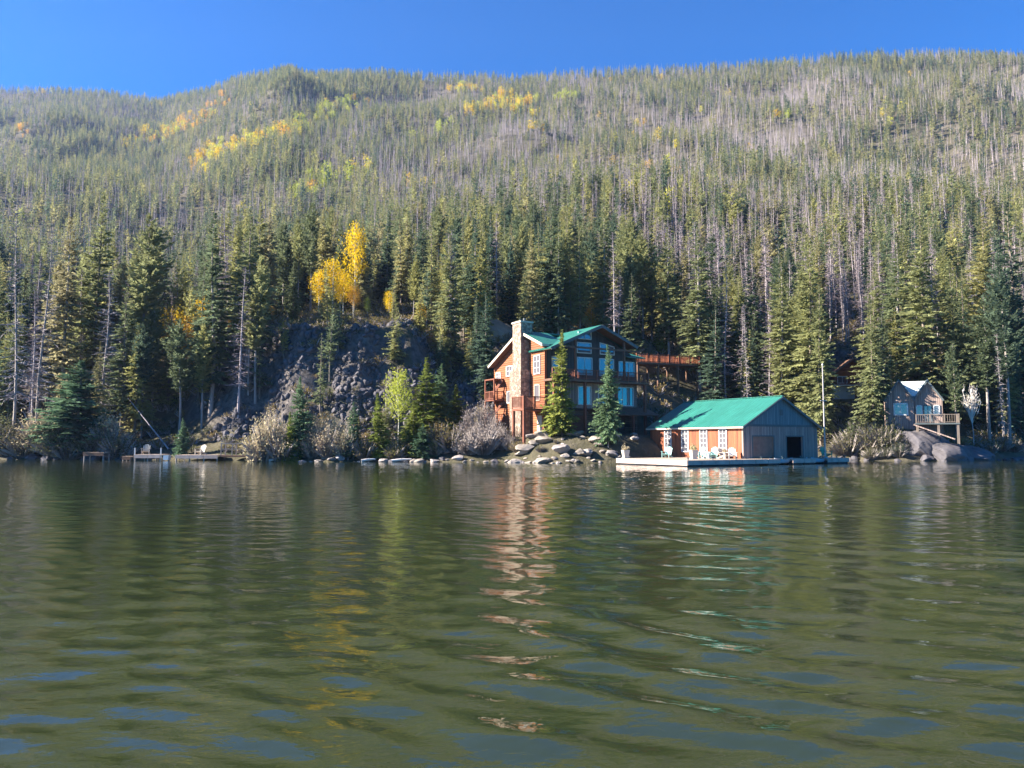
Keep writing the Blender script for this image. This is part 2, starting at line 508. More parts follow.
def conifer(h, rad, cb, nb, ns, seed, shape='spruce', tw=0.16, size=1.0, droop=0.25, gaps=0.15, trunk_r=None, k=6):
    """trunk and crown: drooping branches in loose whorls carrying sprays of needles"""
    rg = np.random.default_rng(seed)
    path = trunk_path(h, rg, 0.008)
    r0 = trunk_r or h * 0.011
    tv = cone_tube(path, r0 * (1 - np.linspace(0, 1, 7) ** 1.1 * 0.93), k)
    u = np.sort(rg.random(nb))
    if shape == 'pine':
        z = cb + (h - cb) * u
        prof = np.interp(u, [0, .15, .45, .75, 1], [.45, .85, 1.0, .70, .10])
    elif shape == 'narrow':
        z = cb + (h - cb) * u
        prof = np.interp(u, [0, .1, .4, .8, 1], [.6, .9, .85, .42, .05])
    else:
        z = cb + (h - cb) * u ** 1.15
        prof = np.interp((z - cb) / (h - cb), [0, .06, .35, .7, .9, 1], [.70, 1.0, .80, .44, .17, .03])
    az = np.arange(nb) * 2.399 + rg.normal(0, .5, nb)
    # lopsided crown: some sectors and heights bare
    lop = 1 + .28 * np.sin(az + rg.random() * 6 + z * .35) + .18 * np.sin(2 * az - z * .9 + rg.random() * 6)
    keep = rg.random(nb) > gaps
    L = rad * prof * lop * rg.uniform(.68, 1.12, nb)
    z, az, L, u = z[keep], az[keep], L[keep], u[keep]
    nb = len(z)
    hz = (z - cb) / (h - cb)
    el = np.where(shape == 'pine', .25 + .5 * hz, -droop + .85 * hz ** 1.5) + rg.normal(0, .13, nb)
    d = np.stack([np.cos(az) * np.cos(el), np.sin(az) * np.cos(el), np.sin(el)], -1)
    base = np.stack([np.interp(z / h, np.linspace(0, 1, 7), path[:, 0]), np.interp(z / h, np.linspace(0, 1, 7), path[:, 1]), z], -1)
    side = unit(np.cross(d, np.array([0, 0, 1.0])))
    upv = np.cross(side, d)
    S = Soup()
    fr = np.linspace(.18, 1.0, ns)
    tl = np.clip(L * .42, .22 * size, .95 * size)
    for j, t in enumerate(fr):
        sag = -0.22 * L * t ** 2 * (0.2 if shape == 'pine' else 0.6) + (0.10 * L * t ** 3)
        p = base + d * (L * t)[:, None]; p[:, 2] += sag
        for sgn in ((-1, 1) if t < .99 else (-1, 0, 1)):
            ln = tl * (1.15 - .55 * t) * rg.uniform(.7, 1.25, nb)
            ang = (.95 - .35 * t) * sgn + rg.normal(0, .15, nb)
            q = unit(d * np.cos(ang)[:, None] + side * np.sin(ang)[:, None] + np.array([0, 0, 1.0]) * rg.normal(-.10, .22, nb)[:, None])
            n2 = unit(np.cross(q, upv + rg.normal(0, .55, (nb, 3))))
            w = (ln * tw * rg.uniform(1.1, 2.0, nb))[:, None]
            tip = p + q * ln[:, None]; mid = p + q * (ln * .35)[:, None]
            S.tris(p + n2 * w * .3, mid - n2 * w, tip)
            S.tris(mid + n2 * w, p - n2 * w * .2, tip)
    if tw > .1:
        nb2 = min(nb, 80)
        for i in np.linspace(0, nb - 1, nb2).astype(int):
            e = base[i] + d[i] * L[i] * .9
            S.tris(base[i][None] + [[0, 0, .03]], base[i][None] - [[0, 0, .03]], e[None])
    return tv, S.out()


def dead_tree(h, rad, cb, nb, seed, tw=.03, fine=2, r0=None, k=5):
    rg = np.random.default_rng(seed)
    path = trunk_path(h, rg, 0.012)
    tv = cone_tube(path, (r0 or h * 0.0085) * (1 - np.linspace(0, 1, 7) * .88), k)
    z = cb + (h - cb) * rg.random(nb) ** .9
    hz = (z - cb) / (h - cb)
    az = rg.random(nb) * 6.283
    L = rad * (1 - hz * .75) * rg.uniform(.3, 1.1, nb)
    el = -.35 + .8 * hz + rg.normal(0, .25, nb)
    d = np.stack([np.cos(az) * np.cos(el), np.sin(az) * np.cos(el), np.sin(el)], -1)
    base = np.stack([np.interp(z / h, np.linspace(0, 1, 7), path[:, 0]), np.interp(z / h, np.linspace(0, 1, 7), path[:, 1]), z], -1)
    S = Soup()
    upw = np.array([[0, 0, 1.0]])
    sd = unit(np.cross(d, upw))
    S.tris(base + upw * tw, base - upw * tw, base + d * L[:, None])
    S.tris(base + sd * tw, base - sd * tw, base + d * L[:, None])
    for j in range(fine):
        t = rg.uniform(.3, .95, nb)
        p = base + d * (L * t)[:, None]
        q = unit(d + sd * rg.choice([-1, 1], nb)[:, None] * rg.uniform(.4, 1.1, nb)[:, None] + rg.normal(0, .25, (nb, 3)))
        l2 = (L * rg.uniform(.25, .55, nb))[:, None]
        S.tris(p + upw * tw * .8, p - upw * tw * .8, p + q * l2)
    return tv, S.out()


def aspen(h, rad, cb, ncl, nl, ls, seed, r0=None):
    rg = np.random.default_rng(seed)
    path = trunk_path(h * .95, rg, .02)
    S0 = Soup(); S0.add(*cone_tube(path, (r0 or h * .011) * (1 - np.linspace(0, 1, 7) * .85), 6))
    S = Soup()
    c = rg.normal(0, 1, (ncl, 3)); c = unit(c) * rg.random((ncl, 1)) ** .4
    c = c * np.array([rad, rad, (h - cb) / 2]) + np.array([0, 0, (h + cb) / 2])
    tp = np.clip((c[:, 2] - cb) / (h - cb), 0, 1); c[:, :2] *= np.interp(tp, [0, .3, .7, 1], [.55, 1, .85, .35])[:, None]
    for i in range(min(ncl, 14)):
        zb = max(cb * .8, c[i, 2] - rg.uniform(.8, 2.0) * h / 10)
        b = np.array([np.interp(zb / h, np.linspace(0, .95, 7), path[:, 0]), np.interp(zb / h, np.linspace(0, .95, 7), path[:, 1]), zb])
        S0.add(*cone_tube(np.stack([b, (b + c[i]) / 2 + [0, 0, -.1], c[i]]), np.array([.3, .2, .08]) * (r0 or h * .011), 4))
    P = (c[:, None] + rg.normal(0, rad * .2, (ncl, nl, 3))).reshape(-1, 3)
    n = len(P)
    a = unit(rg.normal(0, 1, (n, 3))); b = unit(np.cross(a, rg.normal(0, 1, (n, 3))))
    s = ls * rg.uniform(.6, 1.3, (n, 1))
    S.tris(P - a * s, P + b * s * .8, P + a * s)
    S.tris(P - b * s * .5, P + a * s * .7, P - a * s * .2 - b * s)
    return S0.out(), S.out()


def shrub(h, rad, nst, nl, seed, ls=.06, tw=.012):
    """stems fanning out of the ground with small leaves and twigs towards the tips"""
    rg = np.random.default_rng(seed)
    az = rg.random(nst) * 6.283; sp = rg.random(nst) ** .7
    tip = np.stack([np.cos(az) * sp * rad, np.sin(az) * sp * rad, h * (1 - .45 * sp ** 2) * rg.uniform(.45, 1.12, nst)], -1) * np.array([1, 1, 1])
    tip[:, 2] *= 1 + .28 * np.sin(az * 2 + seed) * sp
    b = tip * np.array([.25, .25, 0]); mid = (b + tip) / 2 + np.array([0, 0, .12 * h])
    sd = unit(np.cross(tip - b, rg.normal(0, 1, (nst, 3)))) * tw
    S0 = Soup(); S0.tris(b - sd, b + sd, mid); S0.tris(b + sd, mid + sd * .8, tip); S0.tris(b - sd, mid - sd * .8, tip)
    q = unit(rg.normal(0, .6, (nst, 3)) + unit(tip - b)); S0.tris(mid - sd * .5, mid + sd * .5, mid + q * h * .3)
    t = rg.beta(3, 1.4, (nst, nl, 1))
    P = b[:, None] * (1 - t) ** 2 + 2 * mid[:, None] * t * (1 - t) + tip[:, None] * t ** 2 + rg.normal(0, .07 * h, (nst, nl, 3))
    P = P.reshape(-1, 3); n = len(P)
    a = unit(rg.normal(0, 1, (n, 3)) + [0, 0, .8]); c = unit(np.cross(a, rg.normal(0, 1, (n, 3)))); s = ls * rg.uniform(.6, 1.5, (n, 1))
    S = Soup(); S.tris(P, P + a * s + c * s * .5, P + a * s * 1.8 - c * s * .4)
    return S0.out(), S.out()


def parts(name, tc, mt, mc):
    (tv, tf), (cv, cf) = tc
    return (tri_mesh(name + '_trunk', tv, tf, mt, smooth=True), tri_mesh(name + '_crown', cv, cf, mc))


def merged(name, tc, mt, mc):
    (tv, tf), (cv, cf) = tc
    v = np.concatenate([tv, cv]); f = np.concatenate([tf, cf + len(tv)])
    return tri_mesh(name, v, f, [mt, mc], np.r_[np.zeros(len(tf)), np.ones(len(cf))])


PROTO = {'spruce': [], 'pine': [], 'narrow': [], 'dead': [], 'aspen': [], 'blue': [], 'young': []}
for i in range(4):
    PROTO['spruce'].append(parts('spruce', conifer(20, (2.7, 2.2, 3.0, 2.4)[i], (2.2, 3.5, 1.5, 4.5)[i], (400, 330, 430, 350)[i], 8, 100 + i, 'spruce', .15, size=.85, gaps=(.15, .3, .2, .35)[i]), M['bark'], M['conifer']))
    PROTO['pine'].append(parts('pine', conifer(20, 2.2, 6.5 + 1.5 * i % 4, 300, 8, 200 + i, 'pine', .16, gaps=.25, size=.8), M['bark_pale'], M['conifer']))
    PROTO['narrow'].append(parts('narrow', conifer(20, 1.9, 3.0, 380, 8, 300 + i, 'narrow', .16, gaps=.2, size=.8), M['bark_pale'], M['conifer']))
    PROTO['dead'].append(parts('dead', dead_tree(19, 1.9, 4 + i, 260, 400 + i, .03, 3), M['dead'], M['dead_twig']))
for i in range(2):
    PROTO['blue'].append(parts('blue', conifer(10, 2.2, .9, 430, 9, 500 + i, 'spruce', .14, size=.7), M['bark_pale'], M['blue_spruce']))
    PROTO['young'].append(parts('young', conifer(8, 1.5, .5, 430, 8, 600 + i, 'spruce', .15, size=.6, gaps=.1), M['bark'], M['olive']))
for i in range(2):
    PROTO['aspen'].append(aspen(10, 1.9, 3.2, 60, 34, .13, 700 + i))


def plant(kind, pos, h, label=None, name='pine_tree', cat='tree', group=None, wide=1.0, var=None, rz=None, mats=None, lean=(0, 0)):
    pr = PROTO[kind]
    var = random.randrange(len(pr)) if var is None else var
    hh = {'spruce': 20, 'pine': 20, 'narrow': 20, 'dead': 19, 'blue': 10, 'young': 8, 'aspen': 10}[kind]
    if mats:
        tm, cm = parts(name, pr[var], *mats) if kind == 'aspen' else pr[var]
        if kind != 'aspen':
            cm = cm.copy(); cm.materials[0] = mats[1]; tm = tm.copy(); tm.materials[0] = mats[0]
    else:
        tm, cm = pr[var]
    s = h / hh
    e_ = empty(name, pos, random.uniform(0, 6.28) if rz is None else rz, label, cat, group, (s * wide, s * wide, s))
    e_.rotation_euler = (lean[0], lean[1], e_.rotation_euler[2])
    child('trunk', tm, e_); child('crown', cm, e_)
    return e_


def ground_at(px, Y, dz=-.15):
    x = (px - 512) / FPX * Y * 1.0
    return np.array([x, Y, float(height(x, Y)) + dz])


def ground_under(px, py):
    """where the sight line through a picture point meets the hillside"""
    ys = np.concatenate([np.arange(78, 200, .5), np.arange(200, 1300, 2.0)])
    p = np.array([at(px, py, 1.0) - [0, 0, CAM_H]])
    pts = p * ys[:, None]; zz = pts[:, 2] + CAM_H
    hit = np.nonzero(zz < height(pts[:, 0], pts[:, 1]))[0]
    i = hit[0] if len(hit) else -1
    return np.array([pts[i, 0], pts[i, 1], float(height(pts[i, 0], pts[i, 1]))])


# ---------------------------------------------------------------- trees that stand out, placed one by one
def hero(px, top, Y, kind, label, name='pine_tree', wide=1.0, var=0, group=None, cat='tree', mats=None, lean=(0, 0)):
    g = ground_at(px, Y)
    h = at(px, top, Y)[2] - g[2]
    return plant(kind, g, h, label, name, cat, group, wide, var, None, mats, lean)


AM = {'yellow': (M['aspen_bark'], M['aspen']), 'gold': (M['aspen_bark'], M['aspen_gold']), 'orange': (M['aspen_bark'], M['aspen_orange']), 'lime': (M['aspen_bark'], M['aspen_green'])}
HERO = [
    (299, 377, 87.5, 'blue', 'narrow pointed blue-green spruce rising out of the grey willow thicket', 'spruce_tree', 0.8),
    (290, 412, 86.6, 'young', 'small olive young pine at the foot of the narrow pointed spruce', 'pine_tree', 1.0),
    (354, 402, 87.0, 'blue', 'short blue-green spruce at the right end of the willow thicket', 'spruce_tree', 0.95),
    (377, 394, 87.0, 'young', 'slim olive-yellow young pine next to the short shoreline spruce', 'pine_tree', 1.0),
    (386, 400, 89.5, 'spruce', 'dark young spruce tucked behind the slim olive-yellow pine', 'spruce_tree', 1.2),
    (426, 358, 92.0, 'young', 'bushy olive-brown pine with a thin top above the rocky point', 'pine_tree', 1.3),
    (441, 364, 94.0, 'blue', 'blue-green spruce leaning against the bushy olive-brown pine', 'spruce_tree', 0.9),
    (414, 402, 88.0, 'young', 'low wide yellow-green pine on the brown bank by the water', 'pine_tree', 1.5),
    (423, 424, 86.8, 'blue', 'very low spreading blue-green spruce at the water edge of the rocky point', 'spruce_tree', 1.6),
    (456, 385, 94.5, 'young', 'rounded green pine on the bank right of the leaning blue-green spruce', 'pine_tree', 1.5),
    (486, 292, 104.0, 'spruce', 'tall olive spruce standing left of the stone chimney', 'spruce_tree', 1.0),
    (470, 330, 108.0, 'spruce', 'dark spruce behind the tall one left of the stone chimney', 'spruce_tree', 1.0),
    (562, 330, 85.4, 'young', 'dense yellow-green spruce growing before the green-roofed house beside its small balcony', 'spruce_tree', .82),
    (608, 345, 82.4, 'blue', 'blue-green spruce with a bare lower trunk before the house windows', 'spruce_tree', 0.68),
    (78, 361, 98.0, 'blue', 'broad rounded blue-green spruce above the left shore shrubs', 'spruce_tree', 1.9),
    (62, 215, 108.0, 'narrow', 'tall thin-crowned pine behind the broad rounded spruce', 'pine_tree', 1.0),
    (92, 192, 112.0, 'spruce', 'tallest green spruce behind the broad rounded spruce', 'spruce_tree', 0.9),
    (140, 215, 110.0, 'pine', 'tall pine with a high crown above the small left docks', 'pine_tree', 1.0),
    (210, 212, 104.0, 'narrow', 'tall slender pine with a long bare trunk behind the railed dock', 'pine_tree', 1.1),
    (255, 255, 103.0, 'pine', 'pine with a bare trunk standing against the dark talus', 'pine_tree', 0.9),
    (291, 262, 118.0, 'spruce', 'dark pointed spruce above the talus left of the gold aspens', 'spruce_tree', 1.0),
    (413, 255, 122.0, 'pine', 'pine with a tall pale trunk right of the golden aspens', 'pine_tree', 0.8),
    (398, 362, 92.0, 'aspen', 'bright lime-green young aspen above the rocky point', 'aspen_tree', .85, 'lime'),
    (352, 219, 134.0, 'aspen', 'tallest golden yellow aspen on the sunlit bench', 'aspen_tree', .68, 'gold'),
    (331, 253, 125.0, 'aspen', 'bright golden aspen just left of the tallest one', 'aspen_tree', .9, 'gold'),
    (316, 268, 126.0, 'aspen', 'smaller deep gold aspen at the left end of the golden clump', 'aspen_tree', .9, 'gold'),
    (352, 282, 128.0, 'aspen', 'orange aspen beneath the tallest golden yellow aspen', 'aspen_tree', 1.0, 'orange'),
    (366, 296, 127.0, 'aspen', 'yellow-green aspen right of the orange one', 'aspen_tree', .8, 'lime'),
    (388, 288, 130.0, 'aspen', 'small yellow aspen beside the pine with a tall pale trunk', 'aspen_tree', .7, 'gold'),
    (375, 318, 122.0, 'aspen', 'low yellow-green aspen on the brushy slope under the golden clump', 'aspen_tree', 1.3, 'lime'),
    (348, 315, 122.0, 'aspen', 'low yellow aspen in the brush below the orange one', 'aspen_tree', 1.2, 'yellow'),
    (405, 318, 121.0, 'aspen', 'small lime aspen in the brush right of the golden clump', 'aspen_tree', 1.2, 'lime'),
    (392, 332, 116.0, 'aspen', 'stubby yellow aspen at the top edge of the dark talus', 'aspen_tree', 1.3, 'yellow'),
    (331, 330, 119.0, 'aspen', 'stubby orange-gold aspen in the brush above the dark talus', 'aspen_tree', 1.2, 'orange'),
    (306, 318, 121.0, 'aspen', 'thin yellow aspen left of the stubby orange-gold one', 'aspen_tree', .9, 'yellow'),
    (850, 418, 95.0, 'spruce', 'low dark spruce beside the orange cabin near the water', 'spruce_tree', 1.3),
    (880, 405, 93.0, 'spruce', 'low dark spruce left of the cabin ledge', 'spruce_tree', 1.4),
    (893, 352, 101.5, 'narrow', 'thin dark pine directly left of the twin-gabled cabin', 'pine_tree', 1.2),
    (893, 418, 92.0, 'spruce', 'small dark spruce at the foot of the cabin ledge', 'spruce_tree', 1.4),
    (282, 322, 119.0, 'aspen', 'tiny orange aspen left of the thin yellow one', 'aspen_tree', 1.0, 'orange'),
    (420, 300, 124.0, 'aspen', 'lime-yellow aspen just right of the pale-trunked pine', 'aspen_tree', .9, 'yellow'),
    (441, 322, 117.0, 'aspen', 'small orange aspen left of the tall olive spruce', 'aspen_tree', 1.0, 'orange'),
    (366, 342, 112.0, 'aspen', 'little yellow aspen rooted in the dark talus', 'aspen_tree', 1.3, 'yellow'),
    (228, 318, 117.0, 'aspen', 'small orange aspen between the slender pine and the dark talus', 'aspen_tree', 1.0, 'orange'),
    (172, 300, 119.0, 'aspen', 'dull gold aspen left of the small orange-yellow one', 'aspen_tree', .9, 'gold'),
    (342, 268, 127.0, 'aspen', 'golden aspen filling the gap behind the tallest one', 'aspen_tree', 1.0, 'gold'),
    (592, 300, 121.0, 'aspen', 'faint orange aspen above the house gable peak', 'aspen_tree', .9, 'orange'),
    (184, 314, 116.0, 'aspen', 'small orange-yellow aspen among the dark left-shore pines', 'aspen_tree', 1.1, 'orange'),
    (205, 285, 120.0, 'aspen', 'pale yellow aspen peeking between the dark pines above the orange one', 'aspen_tree', .9, 'yellow'),
    (269, 305, 119.0, 'aspen', 'small orange aspen above the dark talus', 'aspen_tree', 1.0, 'orange'),
    (240, 285, 124.0, 'aspen', 'faint yellow aspen above the small orange one', 'aspen_tree', .9, 'yellow'),
    (668, 165, 420.0, 'aspen', None, 'aspen_tree', 1.0, 'orange'),
    (700, 232, 112.0, 'narrow', 'tall spruce above the wooden walkway behind the boathouse', 'spruce_tree', 1.2),
    (716, 300, 106.0, 'spruce', 'bushy green spruce right of the wooden walkway', 'spruce_tree', 1.1),
    (661, 318, 118.0, 'young', 'low yellow-green pine behind the wooden walkway rail', 'pine_tree', 1.1),
    (640, 322, 120.0, 'blue', 'small green fir above the right end of the house roof', 'fir_tree', 1.1),
    (812, 238, 101.0, 'spruce', 'tall sunlit spruce right behind the flagpole', 'spruce_tree', 1.0),
    (783, 262, 104.0, 'narrow', 'pine left of the tall sunlit spruce behind the flagpole', 'pine_tree', 1.1),
    (820, 285, 98.0, 'spruce', 'spruce half covering the orange cabin on its left side', 'spruce_tree', .8),
    (874, 300, 93.0, 'spruce', 'dark spruce between the orange cabin and the twin-gabled cabin', 'spruce_tree', .9),
    (926, 215, 104.0, 'spruce', 'large sunlit spruce towering over the twin-gabled cabin', 'spruce_tree', 1.05),
    (902, 238, 112.0, 'narrow', 'pine behind the left gable of the twin-gabled cabin', 'pine_tree', 1.2),
    (958, 262, 103.0, 'spruce', 'spruce right of the twin-gabled cabin behind the bleached shrub', 'spruce_tree', .9),
    (1008, 250, 98.0, 'pine', 'pine with a pale bare trunk at the right shore', 'pine_tree', .8),
    (990, 212, 110.0, 'spruce', 'tall spruce behind the pale-trunked pine of the right shore', 'spruce_tree', 1.0),
    (1020, 200, 112.0, 'spruce', 'tall spruce at the edge of the picture on the right shore', 'spruce_tree', 1.0),
    (545, 250, 125.0, 'narrow', 'slim green pine above the stone chimney house', 'pine_tree', 1.1),
    (183, 418, 94.0, 'blue', 'tiny dark green fir behind the left dock', 'fir_tree', 1.0),
    (622, 418, 96.0, 'spruce', None, 'spruce_tree', 1.0),
]
for i, hdef in enumerate(HERO):
    px, top, Y_, kind, label, name, wide = hdef[:7]
    if label is None: continue
    kw = {}
    if len(hdef) > 7: kw['mats'] = AM[hdef[7]]
    hero(px, top, Y_, kind, label, name, wide, i % (2 if kind in ('blue', 'young', 'aspen') else 4), **kw)

for (px, top, Y_, wide, lab) in [
    (14, 205, 99, .8, 'pale dead trunk nearest the left edge of the picture on the left shore'),
    (38, 230, 101, .9, 'thin grey dead trunk left of the broad rounded spruce'),
    (104, 270, 104, 1.3, 'bleached dead tree with tangled twigs behind the broad rounded spruce'),
    (232, 196, 128, 1.0, 'reddish-grey dead trunk above the railed dock'),
    (748, 305, 101, .5, 'bare snag with a leaning white trunk behind the boathouse roof'),
    (1002, 330, 97, .6, 'short bare snag beside the pale-trunked pine of the right shore')]:
    hero(px, top, Y_, 'dead', lab, 'dead_tree', wide, mats=(M['bark_pale'], M['dead']))
# a fallen trunk leans across the shade behind the left docks
g0 = ground_at(170, 98, 0); g1 = at(128, 398, 103)
t = cone_tube(np.linspace(g0, g1, 6), np.linspace(.11, .04, 6), 7)
o = child('fallen_trunk', tri_mesh('fallen_trunk', *t, M['dead'], smooth=True), None)
tag(o, 'thin pale fallen trunk leaning in the shade behind the left docks', 'fallen trunk')


# ---------------------------------------------------------------- the forest
def blocked(x, y):
    """clearings: buildings, views kept open, talus, bench"""
    px = 512 + FPX * x / y; s = y - np.interp(px, SH_PX, SH_Y)
    b = s < np.where((px > 200) & (px < 900), 9, 6)
    for cx, cy, rad, lv in PADS: b |= np.hypot(x - cx, y - cy) < rad * 1.15
    b |= (px > 432) & (px < 512) & (y < 106)
    b |= (np.hypot(x + 27, y - 123) < 12)
    b |= (px > 486) & (px < 648) & (y < 113)
    b |= (px > 636) & (px < 712) & (y < 114)
    b |= (px > 640) & (px < 860) & (s < 8)
    b |= (px > 824) & (px < 874) & (y < 124)
    b |= (px > 882) & (px < 955) & (y < 102)
    b |= (px > 252) & (px < 440) & (s < 30) & ((_h(np.floor(x * 3), np.floor(y * 3), 79) > .42) | (s < 11))
    thin = (px > 300) & (px < 425) & (s < 58) & (s >= 30)
    b |= thin & (_h(np.floor(x * 3), np.floor(y * 3), 77) > .10)
    b |= (px > 245) & (px <= 300) & (s < 66) & (s >= 30) & (_h(np.floor(x * 3), np.floor(y * 3), 78) > .35)
    b |= (px > 480) & (px < 512) & (y < 122)
    return b


def scatter(n, a0, a1, r0, r1):
    a = np.radians(RNG.uniform(a0, a1, n)); r = np.sqrt(RNG.uniform(r0 ** 2, r1 ** 2, n))
    return r * np.sin(a), r * np.cos(a)


xs, ys = [], []
for n, a0, a1, r0, r1 in ((2250, -62, 42, 90, 200), (9500, -58, 41, 200, 420), (98000, -46, 40, 420, 1620)):
    x, y = scatter(n, a0, a1, r0, r1); xs.append(x); ys.append(y)
x = np.concatenate(xs); y = np.concatenate(ys)
px = 512 + FPX * x / y
ok = ~blocked(x, y) & (y < np.interp(px, RG_PX, RG_Y) + 25) & (np.hypot(x, y) > 90)
# gaps: rocky openings
ok &= ~((fbm(x / 30, y / 45, 88, 2) > .62) & (y > 160) & (RNG.random(len(x)) > .3))
x, y, px = x[ok], y[ok], px[ok]
z = height(x, y)
dist = np.hypot(x, y)
prow = 384 - FPX * np.tan(np.arctan2(z - CAM_H, y) - PITCH)
cl = fbm(x / 45, y / 80, 31, 3)
df = np.interp(prow, [60, 85, 105, 170, 230, 300, 460], [.2, .38, .58, .54, .42, .26, .15]) * np.interp(px, [0, 250, 400, 1024], [.9, .85, 1.08, 1.05]) + cl * .75
df = np.where((px < 250) & (y < 190), .42, df)
df = np.where((px > 235) & (px < 420) & (prow < 100), .1, df)
dead = RNG.random(len(x)) < df
# aspen bands, where the photograph shows them
band = np.zeros(len(x), int)
rnd = RNG.random(len(x))
for (ax, ay, bx, by, wd, dn, c) in [(118, 140, 178, 122, 6, .55, 1), (178, 122, 212, 100, 6, .5, 2), (188, 162, 240, 142, 9, .75, 1), (240, 145, 300, 122, 6, .7, 1), (300, 122, 345, 98, 8, .6, 3),
                                    (468, 106, 500, 104, 5, .6, 1), (497, 98, 532, 104, 8, .9, 1), (300, 190, 330, 175, 9, .45, 3), (338, 180, 362, 170, 8, .4, 3), (606, 186, 622, 182, 4, .6, 2), (640, 178, 676, 184, 8, .45, 2),
                                    (436, 126, 446, 122, 4, .6, 3), (560, 95, 576, 92, 4, .5, 3), (448, 86, 480, 86, 3, .5, 1), (640, 122, 648, 120, 3, .6, 1), (790, 115, 805, 112, 4, .25, 3), (8, 130, 16, 126, 4, .3, 2),
                                    (18, 182, 26, 178, 5, .4, 1), (530, 190, 556, 172, 5, .2, 2)]:
    dx, dy = bx - ax, by - ay
    t = np.clip(((px - ax) * dx + (prow - ay) * dy) / (dx * dx + dy * dy), 0, 1)
    dd = np.hypot(px - ax - t * dx, (prow - 6 - ay - t * dy) * 1.3)
    band = np.where((dd < wd * (0.6 + 1.3 * _h(np.floor(px / 7), np.floor(prow / 7), 5))) & (rnd < dn * .7) & (y > 200), c, band)
r3 = RNG.random(len(x)); band = np.where((band > 0) & (r3 < .3), 1 + (r3 * 10).astype(int) % 3, band)
band = np.where((band == 0) & (rnd > .9975) & (y > 200), 1, band)
dead &= band == 0
h = np.interp(dist, [90, 160, 400, 900], [19.5, 18, 15.5, 14]) * RNG.uniform(.62, 1.22, len(x))
h = np.where((y < 200) & (px > 640), h * .93, h)
h = np.where((px > 248) & (px < 445) & (y < 122), h * .5, h)
h = np.where(band > 0, h * .75, h)
# young low trees in front of the walkway and bench
infr = (px > -20) & (px < 1044)
kinds = np.where(band > 0, 2, np.where(dead, 1, 0))

ZONES = [(-9999, 205, 'in the shaded stand above the left shore', 'left shore stand'), (205, 430, 'on the slope around the golden aspens', 'golden aspen slope'),
         (430, 640, 'in the forest above the stone chimney house', 'forest above the house'), (640, 860, 'in the forest above the boathouse', 'forest above the boathouse'),
         (860, 9999, 'in the forest around the twin-gabled cabin', 'forest around the cabin')]
single = np.zeros(len(x), bool)
FOREST = []
for kd, lim in ((0, 250), (1, 290)):
    cand = np.nonzero(infr & (kinds == kd))[0]
    order = cand[np.argsort(-(h / dist)[cand])][:lim]
    single[order] = True
    for j in order:
        zn = next(zz for zz in ZONES if zz[0] <= px[j] < zz[1])
        pos = (x[j], y[j], z[j] - .3)
        if kd == 0:
            kind = ('spruce', 'pine', 'narrow')[int(RNG.choice(3, p=[.45, .25, .30]))]
            nm = 'spruce_tree' if kind == 'spruce' else 'pine_tree'
            e_ = plant(kind, pos, h[j], 'x', nm, 'tree', {'spruce': 'full spruces', 'pine': 'high-crowned pines', 'narrow': 'narrow pines'}[kind] + ' of the ' + zn[3], random.uniform(.75, 1.12))
        else:
            kind = 'dead'
            e_ = plant('dead', pos, h[j], 'x', 'dead_tree', 'dead tree', 'dead trees of the ' + zn[3], random.uniform(.8, 1.2))
        FOREST.append((e_, kind, px[j], h[j] / dist[j], y[j]))


# one label for each: its kind, the landmark it stands beside, how far up, and its rank by size among those alike
LMARK = [(14, 'the leftmost dead trunk'), (48, 'the thin grey dead trunk'), (78, 'the broad rounded spruce'), (108, 'the tangled bleached tree'), (148, 'the square white dock'), (184, 'the small ochre aspen'),
         (210, 'the slender bare pine'), (240, 'the railed gangway'), (269, 'the orange aspen'), (299, 'the narrow pointed spruce'), (345, 'the golden aspens'), (398, 'the lime-green aspen'), (430, 'the olive-brown pine'),
         (484, 'the tall olive spruce'), (521, 'the stone chimney'), (562, 'the yellow-green spruce'), (593, 'the house gable peak'), (636, 'the house roof end'), (670, 'the wooden walkway'), (716, 'the bushy green spruce'),
         (748, 'the leaning snag'), (783, 'the boathouse gable peak'), (819, 'the flagpole'), (852, 'the orange cabin'), (899, 'the left cabin gable'), (925, 'the right cabin gable'), (972, 'the bleached shrub'), (1008, 'the pale pine')]
KLAB = {'spruce': 'full spruce', 'pine': 'open pine', 'narrow': 'thin pine', 'dead': 'dead tree'}
ORD = ['', 'second ', 'third ', 'fourth ', 'fifth ', 'sixth ', 'seventh ', 'eighth ', 'ninth ', 'tenth ', 'eleventh ', 'twelfth ', 'thirteenth ', 'fourteenth ']
bag = {}
for e_, kd, sx_, hd, yd in FOREST:
    lp, ln = min(LMARK, key=lambda q: abs(q[0] - sx_))
    side_ = 'above' if abs(sx_ - lp) < 6 else ('left of' if sx_ < lp else 'right of')
    dep = 'near the shore' if yd < 125 else ('up the slope' if yd < 165 else 'far back')
    bag.setdefault((KLAB[kd], side_, ln, dep), []).append((hd, e_))
for (a_, b_, c_, d_), lst in bag.items():
    lst.sort(key=lambda q: -q[0])
    for k_, (hd, e_) in enumerate(lst):
        e_['label'] = (ORD[k_] + 'tallest ' if len(lst) > 1 else 'lone ') + a_ + ' ' + b_ + ' ' + c_ + ' ' + d_


